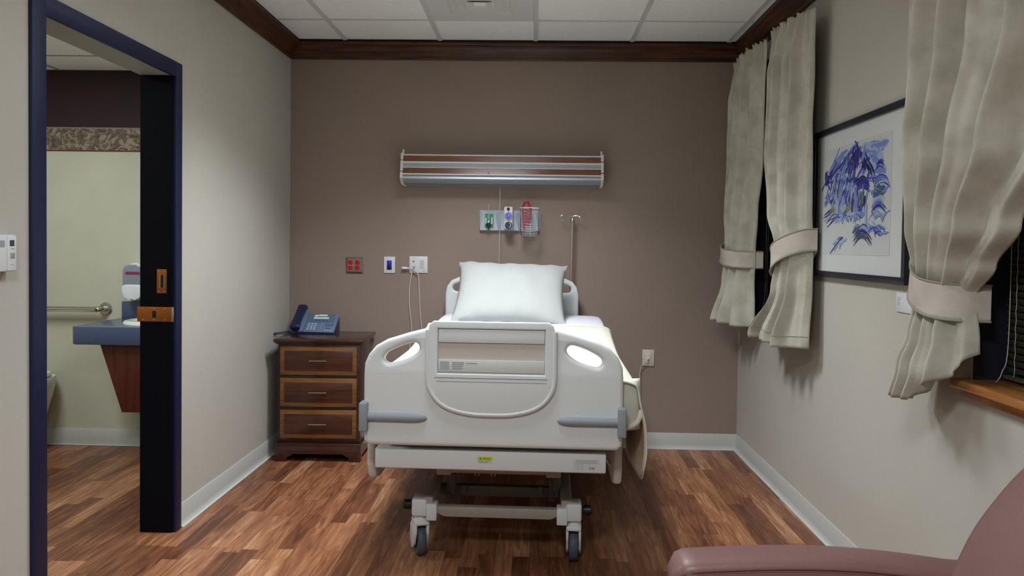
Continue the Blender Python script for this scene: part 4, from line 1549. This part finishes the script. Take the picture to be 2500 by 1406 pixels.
def curtain(label, keys, n, seed, tie, zbot, xmax=1.318):
    rr = random.Random(seed)
    ph1, ph2, ph3 = [rr.uniform(0, 6.28) for _ in range(3)]
    ztop = keys[0][0]
    zt_near = ztop - tie[2]
    t = thing('curtain', label, 'curtain', (1.24, (keys[0][1] + keys[0][2]) / 2, zbot(0.5)), group=None)

    def pos(u, z):
        yl, yr, X0, Bu, A = lerpkeys(keys, z)
        bul = max(0.0, math.sin(PI * min(1, max(0, u)))) ** 0.75
        wv = math.sin(2 * PI * n * u + ph1) + 0.5 * math.sin(2 * PI * n * 1.63 * u + ph2)
        top = max(0.0, (z - 2.28) / 0.17)
        wv2 = math.sin(2 * PI * n * 3.1 * u + 2 * ph1) * 0.010 * top ** 2
        x = X0 - Bu * bul - A * 0.62 * wv * (0.3 + 0.7 * min(1, 1.6 * bul)) - wv2
        x += 0.004 * noise.noise(Vector((u * 9, z * 5, seed)))
        uu = u + 0.05 / n * math.sin(2 * PI * n * u + ph1 + 1.2)
        y = yl + (yr - yl) * uu
        return Vector((min(x, xmax), y, z))
    bm = bmesh.new()
    sheet(bm, lambda u, v: pos(u, zbot(u) + (ztop + (zt_near - ztop) * u + 0.006 * math.sin(u * n * 19) - zbot(u)) * v), 42 * n if n < 6 else 34 * n, 110)
    o = obj('cloth_panel', bm, M_CURT, t, ang=80)
    md = o.modifiers.new('thickness', 'SOLIDIFY')
    md.thickness = 0.003
    # hem line
    bm = bmesh.new()
    m = 30 * n
    tube(bm, [pos(q / m, zbot(q / m) + 0.055) + Vector((-0.002, 0, 0)) for q in range(m + 1)], 0.0012, 5)
    obj('hem_stitch', bm, M_PIPE, t)
    # tieback
    zf, hgt = tie[:2]
    zc_mid = zf(0.5)
    yl, yr, X0, Bu, A = lerpkeys(keys, zc_mid)
    yc, ry = (yl + yr) / 2, abs(yl - yr) / 2 + 0.008
    ry += 0.0
    xb = xmax

    def band(u, v):
        # front half hugs the cloth, back half runs straight along the wall
        if u < 0.75:
            s_ = u / 0.75
            y = yc + ry - 2 * ry * s_
            x = xb - 0.012 - (xb - 0.012 - (X0 - Bu - A - 0.026)) * max(0.0, math.sin(PI * s_)) ** 0.5
            if s_ <= 0.0 or s_ >= 1.0:
                x = xb - .006
        else:
            s_ = 1 - (u - 0.75) / 0.25
            y = yc + ry - 2 * ry * s_
            x = xb
        zz = zf(s_) + (v - 0.5) * hgt
        fl = 0.004 * math.sin(s_ * 9 + v * 2)
        return (x - (fl if u < .75 else 0) * math.sin(PI * s_), y, zz)
    bm = bmesh.new()
    sheet(bm, band, 96, 10, True)
    o = obj('tieback', bm, M_TIE, t, ang=70, label='smooth folded tieback band')
    md = o.modifiers.new('thickness', 'SOLIDIFY')
    md.thickness = 0.006
    bm = bmesh.new()
    for v in (0.0, 1.0):
        tube(bm, [band(q / 72, v) for q in range(72)], 0.0035, 6, closed=True)
    obj('piping', bm, M_PIPE, o)
    return t


curtain('narrow curtain panel gathered in the corner beside the taupe wall',
        [(2.455, 5.17, 4.47, 1.26, .045, .020), (2.41, 5.17, 4.47, 1.26, .045, .012), (2.34, 5.17, 4.47, 1.26, .055, .022), (2.2, 5.17, 4.48, 1.26, .07, .034), (1.8, 5.17, 4.52, 1.27, .085, .036), (1.5, 5.16, 4.60, 1.27, .10, .036), (1.27, 5.08, 4.69, 1.28, .12, .014), (1.12, 5.10, 4.69, 1.28, .13, .020), (0.86, 5.18, 4.64, 1.28, .17, .045)],
        6, 3, (lambda s: 1.245 + 0.085 * (1 - s) ** 2, 0.095, 0.0), lambda u: 0.865 - 0.01 * math.sin(u * 9))
curtain('curtain panel tied back beside the framed blue painting',
        [(2.455, 4.41, 3.72, 1.265, .045, .020), (2.41, 4.41, 3.72, 1.265, .045, .012), (2.34, 4.41, 3.72, 1.265, .055, .022), (2.2, 4.40, 3.72, 1.265, .07, .034), (1.8, 4.36, 3.72, 1.265, .085, .036), (1.5, 4.24, 3.72, 1.27, .10, .034), (1.27, 3.98, 3.73, 1.28, .12, .015), (1.12, 4.02, 3.73, 1.28, .13, .022), (0.86, 4.42, 3.72, 1.27, .15, .042)],
        6, 11, (lambda s: 1.205 + 0.15 * s ** 1.2, 0.10, 0.05), lambda u: 0.875 - 0.03 * u + 0.008 * math.sin(u * 14), 1.291)
curtain('large tied back curtain panel nearest the camera beside the dark window',
        [(2.455, 2.80, 1.72, 1.265, .055, .020), (2.41, 2.80, 1.72, 1.265, .055, .012), (2.34, 2.80, 1.72, 1.265, .06, .022), (2.2, 2.80, 1.73, 1.265, .085, .052), (1.9, 2.79, 1.80, 1.265, .09, .060), (1.6, 2.77, 1.95, 1.265, .10, .056), (1.38, 2.71, 2.15, 1.27, .10, .040), (1.27, 2.67, 2.27, 1.275, .09, .028), (1.18, 2.65, 2.37, 1.28, .075, .016), (1.05, 2.67, 2.35, 1.28, .09, .030), (0.95, 2.70, 2.34, 1.28, .11, .036), (0.83, 2.73, 2.42, 1.27, .10, .036)],
        6, 5, (lambda s: 1.160 + 0.125 * (1 - s) ** 2.2, 0.105, 0.0), lambda u: 0.835 + 0.02 * u + (0.16 * max(0, u - 0.62) / 0.38 if u > 0.62 else 0))

# ---------------------------------------------------------------- framed painting
pa = thing('framed_painting', 'abstract blue brushwork painting in a thin black frame on the right wall', 'painting', (XR - .001, 3.35, 1.19), 0)
fx0, fx1 = 1.300, XR - .001
py0, py1, pz0, pz1 = 2.875, 3.832, 1.188, 1.850
bm = bmesh.new()
fw = 0.026
for (a, b, c, d) in ((py0, py1, pz0, pz0 + fw), (py0, py1, pz1 - fw, pz1), (py0, py0 + fw, pz0 + fw, pz1 - fw), (py1 - fw, py1, pz0 + fw, pz1 - fw)):
    box(bm, fx0, fx1, a, b, c, d, 0.0015)
obj('frame', bm, M_PFRAME, pa)
obj('mat_board', BX(1.312, 1.320, py0 + .02, py1 - .02, pz0 + .02, pz1 - .02), M_MATB, pa)
pp = obj('paper', BX(1.3108, 1.3122, 3.02, 3.72, 1.290, 1.754), M_PAPER, pa)
INK = [mat('ink_%s' % n_, srgb(*c), 0.7) for n_, c in (('ultramarine', (44, 48, 138)), ('cobalt', (66, 76, 172)), ('sky', (122, 142, 200)), ('teal', (68, 98, 124)), ('violet', (84, 66, 112)), ('pale', (168, 182, 210)), ('olive', (148, 148, 70)), ('navy', (30, 32, 92)))]
rs = random.Random(21)
bm = bmesh.new()
cnt = [0]


def stroke(y, z, ln, wd, ang, curv, ci):
    """brush stroke: y = distance (far is larger), z height; drawn left(far) to right(near)"""
    cnt[0] += 1
    x = 1.3107 - 0.000004 * cnt[0]
    n = 8
    A, Bq = [], []
    for i in range(n + 1):
        t_ = i / n - 0.5
        a = ang + curv * t_
        px = ln * t_ * math.cos(ang) - curv * ln * (t_ * t_ - .08) * math.sin(ang) * 0.5
        pz = ln * t_ * math.sin(ang) + curv * ln * (t_ * t_ - .08) * math.cos(ang) * 0.5
        wv = wd * (0.45 + 0.55 * (1 - (2 * t_) ** 4)) * rs.uniform(.75, 1.15)
        nx, nz = -math.sin(a), math.cos(a)
        A.append(bm.verts.new((x, y - (px + nx * wv / 2), z + pz + nz * wv / 2)))
        Bq.append(bm.verts.new((x, y - (px - nx * wv / 2), z + pz - nz * wv / 2)))
    for i in range(n):
        f = bm.faces.new((A[i], A[i + 1], Bq[i + 1], Bq[i]))
        f.material_index = ci


def cluster(yc, zc, ry, rz, cnt_, ln, wd, ang, curv, cols, spread=0.3):
    for _ in range(cnt_):
        a = rs.uniform(0, 2 * PI)
        r = math.sqrt(rs.random())
        stroke(yc + ry * r * math.cos(a), zc + rz * r * math.sin(a), ln * rs.uniform(.6, 1.2), wd * rs.uniform(.5, 1.2), ang + rs.gauss(0, spread), curv + rs.gauss(0, .3), rs.choice(cols))


# mountain: pale wash first, then broken darker arcs
cluster(3.20, 1.700, 0.11, 0.030, 22, 0.15, 0.022, 0.05, -.2, [5, 2, 5, 2], .2)
cluster(3.53, 1.69, 0.12, 0.030, 18, 0.13, 0.020, 0.45, -.3, [5, 2, 5, 2], .2)
cluster(3.42, 1.635, 0.22, 0.045, 38, 0.13, 0.020, 0.5, -.5, [2, 5, 2, 1], .5)
cluster(3.14, 1.65, 0.05, 0.05, 20, 0.09, 0.020, 0.0, -.5, [2, 5, 5], .5)
for q in range(15):   # left ridge rising to the peak
    t_ = q / 14
    stroke(3.68 - 0.30 * t_ + rs.uniform(-.02, .02), 1.635 + 0.085 * t_ + rs.uniform(-.02, .01), 0.15, 0.011, 0.42 + rs.gauss(0, .08), -.6, rs.choice([0, 1, 7, 1, 2]))
for q in range(14):   # right ridge falling
    t_ = q / 13
    stroke(3.33 - 0.13 * t_ + rs.uniform(-.015, .015), 1.722 - 0.10 * t_ + rs.uniform(-.015, .01), 0.11, 0.012, -0.85 + rs.gauss(0, .1), -.6, rs.choice([0, 1, 7, 1, 2]))
for q in range(17):   # inner flames below the peak
    stroke(3.37 + rs.uniform(-.11, .11), 1.672 + rs.uniform(-.035, .03), 0.075, 0.013, 1.2 + rs.gauss(0, .25), .5, rs.choice([0, 1, 7, 2, 1, 4]))
cluster(3.36, 1.70, 0.035, 0.025, 12, 0.06, 0.015, 1.1, 0, [0, 7, 0], .3)
for q in range(7):
    stroke(3.12 + rs.uniform(-.01, .01), 1.615 + q * .006, 0.085 - q * .004, 0.007, 0, -1.5, rs.choice([0, 1, 2]))
cluster(3.67, 1.63, 0.03, 0.02, 8, 0.06, 0.014, .8, -.3, [1, 0, 7])
# dark broken row
for q in range(16):
    t_ = q / 15
    stroke(3.63 - 0.50 * t_, 1.602 - 0.012 * t_ + rs.uniform(-.008, .008), 0.10, 0.009, rs.gauss(0, .1), -.4, rs.choice([0, 1, 7, 2]))
# second tier: stacked arches
for yc_, n_ in ((3.28, 12), (3.10, 10)):
    for q in range(n_):
        stroke(yc_ + rs.uniform(-.01, .01), 1.553 + q * .0042, 0.15 - .004 * q, 0.0085, 0, -1.3, rs.choice([0, 0, 7, 1] if n_ == 12 else [1, 2, 5, 0]))
cluster(3.12, 1.535, 0.06, 0.018, 22, 0.06, 0.016, 0, 0, [3, 3, 2, 3], .5)
cluster(3.58, 1.565, 0.09, 0.035, 30, 0.075, 0.015, 1.0, -.3, [1, 2, 3, 2, 4, 5], .6)
cluster(3.45, 1.54, 0.07, 0.05, 20, 0.09, 0.018, 1.4, 0, [0, 1, 2, 2, 5], .25)
cluster(3.63, 1.53, 0.06, 0.03, 22, 0.07, 0.013, .3, 0, [4, 2, 2, 1, 5], .7)
cluster(3.32, 1.50, 0.09, 0.035, 30, 0.08, 0.018, 1.35, 0, [0, 1, 7, 4, 2, 5], .4)
for q in range(12):
    stroke(3.12 + rs.uniform(-.015, .015), 1.462 + q * .0045, 0.13 - .004 * q, 0.007, 0, -1.6, rs.choice([1, 2, 5, 0]))
cluster(3.50, 1.50, 0.09, 0.035, 24, 0.08, 0.015, 1.3, 0, [2, 5, 5, 1], .5)
cluster(3.29, 1.52, 0.025, 0.022, 8, 0.045, 0.012, 1.2, 0, [6, 6, 3], .6)
cluster(3.45, 1.48, 0.05, 0.014, 9, 0.05, 0.012, .5, 0, [6, 5, 6], .6)
cluster(3.60, 1.478, 0.03, 0.012, 8, 0.04, 0.013, .5, 0, [6, 6], .6)
# thin lower lines
for q in range(12):
    stroke(3.63 + rs.uniform(-.04, .04), 1.425 + q * .005, 0.10, 0.0045, 0.25 + rs.gauss(0, .08), -.2, rs.choice([0, 1, 4, 5]))
cluster(3.48, 1.45, 0.09, 0.014, 20, 0.08, 0.010, .1, -1.2, [1, 2, 5, 5], .3)
cluster(3.33, 1.452, 0.08, 0.014, 20, 0.08, 0.011, 0, -.5, [2, 3, 5, 5], .3)
cluster(3.12, 1.445, 0.07, 0.012, 10, 0.10, 0.006, .1, -1.2, [5, 2, 5], .3)
cluster(3.24, 1.43, 0.015, 0.035, 7, 0.07, 0.014, 1.5, 0, [2, 5], .1)
# bottom mound and its wings
cluster(3.29, 1.395, 0.075, 0.012, 22, 0.08, 0.014, 0, -1.2, [3, 2, 5, 5], .3)
for q in range(11):
    stroke(3.27 + rs.uniform(-.02, .02), 1.348 + q * .0036, 0.15 + rs.uniform(-.03, .03), 0.0045, 0, -1.6, rs.choice([0, 7, 4, 3]))
cluster(3.14, 1.392, 0.06, 0.010, 18, 0.08, 0.009, 0, -.8, [1, 2, 5, 2], .25)
cluster(3.08, 1.378, 0.05, 0.006, 6, 0.07, 0.006, 0, 0, [0, 4, 2], .1)
cluster(3.50, 1.345, 0.05, 0.012, 12, 0.09, 0.010, .3, -1.2, [5, 5, 2], .2)
for q in range(10):
    stroke(3.58 - q * .009, 1.312 + q * .0045, 0.08, 0.004, 0.45, -.6, rs.choice([0, 7, 4, 2]))
obj('brush_strokes', bm, INK, pp, fix=False)
bm = bmesh.new()
bm.faces.new([bm.verts.new((1.304, a, b)) for a, b in ((py0 + fw - .002, pz0 + fw - .002), (py0 + fw - .002, pz1 - fw + .002), (py1 - fw + .002, pz1 - fw + .002), (py1 - fw + .002, pz0 + fw - .002))])
obj('glass', bm, thin_clear('picture_glass', (0.97, 0.97, 0.97, 1), 0.0, 0.12), pa, fix=False)

pc = thing('caption_card', 'small white caption card on the wall below the painting', 'card', (XR - .001, 2.93, 1.10))
obj('card', BX(XR - .005, XR - .001, 2.865, 2.985, 1.088, 1.158, 0.001), M_WP, pc)
bm = bmesh.new()
for q in range(5):
    box(bm, XR - .0056, XR - .0048, 2.952 if q != 2 else 2.958, 2.972, 1.139 - q * .006, 1.141 - q * .006)
obj('printed_lines', bm, M_WPG, pc)

# ---------------------------------------------------------------- recliner chair
rc = thing('recliner_chair', 'burgundy vinyl recliner with padded arms in the lower right corner', 'armchair', (0.70, 1.5, 0))


def arm_pad(y0, y1):
    bm = bmesh.new()
    rows = []
    N_ = 40
    for i in range(N_ + 1):
        t_ = i / N_
        x = 0.318 + 0.70 * t_
        arch = 0.017 * math.sin(PI * min(1, t_ * 1.1)) - 0.035 * max(0, t_ - 0.55) ** 1.6
        e = min(1.0, t_ / 0.06)
        k2 = math.sqrt(max(0.0, 1 - (1 - e) ** 2))
        h = 0.034 + 0.0 * t_
        zc = 0.578 + arch - (1 - k2) * 0.012
        ring = []
        for q in range(24):
            a = 2 * PI * q / 24
            c_, s_ = math.cos(a), math.sin(a)
            yy = (y0 + y1) / 2 + (y1 - y0) / 2 * (0.55 + 0.45 * k2) * math.copysign(abs(c_) ** 0.55, c_)
            zz = zc + h * (0.35 + 0.65 * k2) * math.copysign(abs(s_) ** 0.6, s_)
            ring.append(bm.verts.new((x, yy, zz)))
        rows.append(ring)
    for A, Bq in zip(rows, rows[1:]):
        for q in range(24):
            bm.faces.new((A[q], A[(q + 1) % 24], Bq[(q + 1) % 24], Bq[q]))
    bm.faces.new(rows[0])
    bm.faces.new(rows[-1])
    a_ = obj('armrest', bm, M_VINYL, rc, ang=50)
    bm = bmesh.new()
    pts = []
    for i in range(3, 38):
        t_ = i / N_
        x = 0.318 + 0.70 * t_
        arch = 0.017 * math.sin(PI * min(1, t_ * 1.1)) - 0.035 * max(0, t_ - 0.55) ** 1.6
        pts.append((x, y0 + 0.0, 0.592 + arch))
    tube(bm, [(0.330, y0 + .02, .575), (0.335, y0 + .006, .586)] + pts, 0.0016, 5)
    tube(bm, [(p[0], p[1] + .001, p[2] - .006) for p in pts], 0.0010, 5)
    obj('seam', bm, M_SEAM, a_)


arm_pad(1.765, 1.885)
arm_pad(1.115, 1.235)
for y0, y1 in ((1.79, 1.86), (1.14, 1.21)):
    obj('side_panel', prism(bmesh.new(), [(0.36, 0.08), (0.345, 0.545), (0.98, 0.545), (1.04, 0.08)], 'xz', y0, y1, 0.01, 3), M_CHSHADE, rc, label='side panel below the arm with shade in its colour')
obj('seat', BX(0.34, 0.95, 1.245, 1.755, 0.31, 0.46, 0.035, 4), M_VINYL, rc)
obj('seat_base', BX(0.37, 0.98, 1.25, 1.75, 0.12, 0.31, 0.01), M_VINYL, rc)
bp_ = [(0.87, 0.40), (0.895, 0.52), (0.925, 0.61), (0.965, 0.70), (1.015, 0.775), (1.065, 0.835), (1.12, 0.885), (1.17, 0.915), (1.22, 0.925), (1.265, 0.905), (1.285, 0.86), (1.27, 0.75), (1.21, 0.55), (1.15, 0.40), (1.0, 0.36)]
bp_ = [(p.x, p.y) for p in smooth_path([(a, b, 0) for a, b in bp_], 4, True)]
bm = plate_xz([bp_], 1.245, 1.80, 0.035)
obj('backrest', bm, M_VINYL, rc, ang=50)
for x in (0.42, 0.96):
    for y in (1.20, 1.80):
        obj('foot', lathe(bmesh.new(), [(0, 0), (0.02, 0), (0.024, 0.01), (0.022, 0.085), (0, 0.085)], (x, y - .0 if y < 1.5 else y, 0), 'z', 16), M_DK, rc)
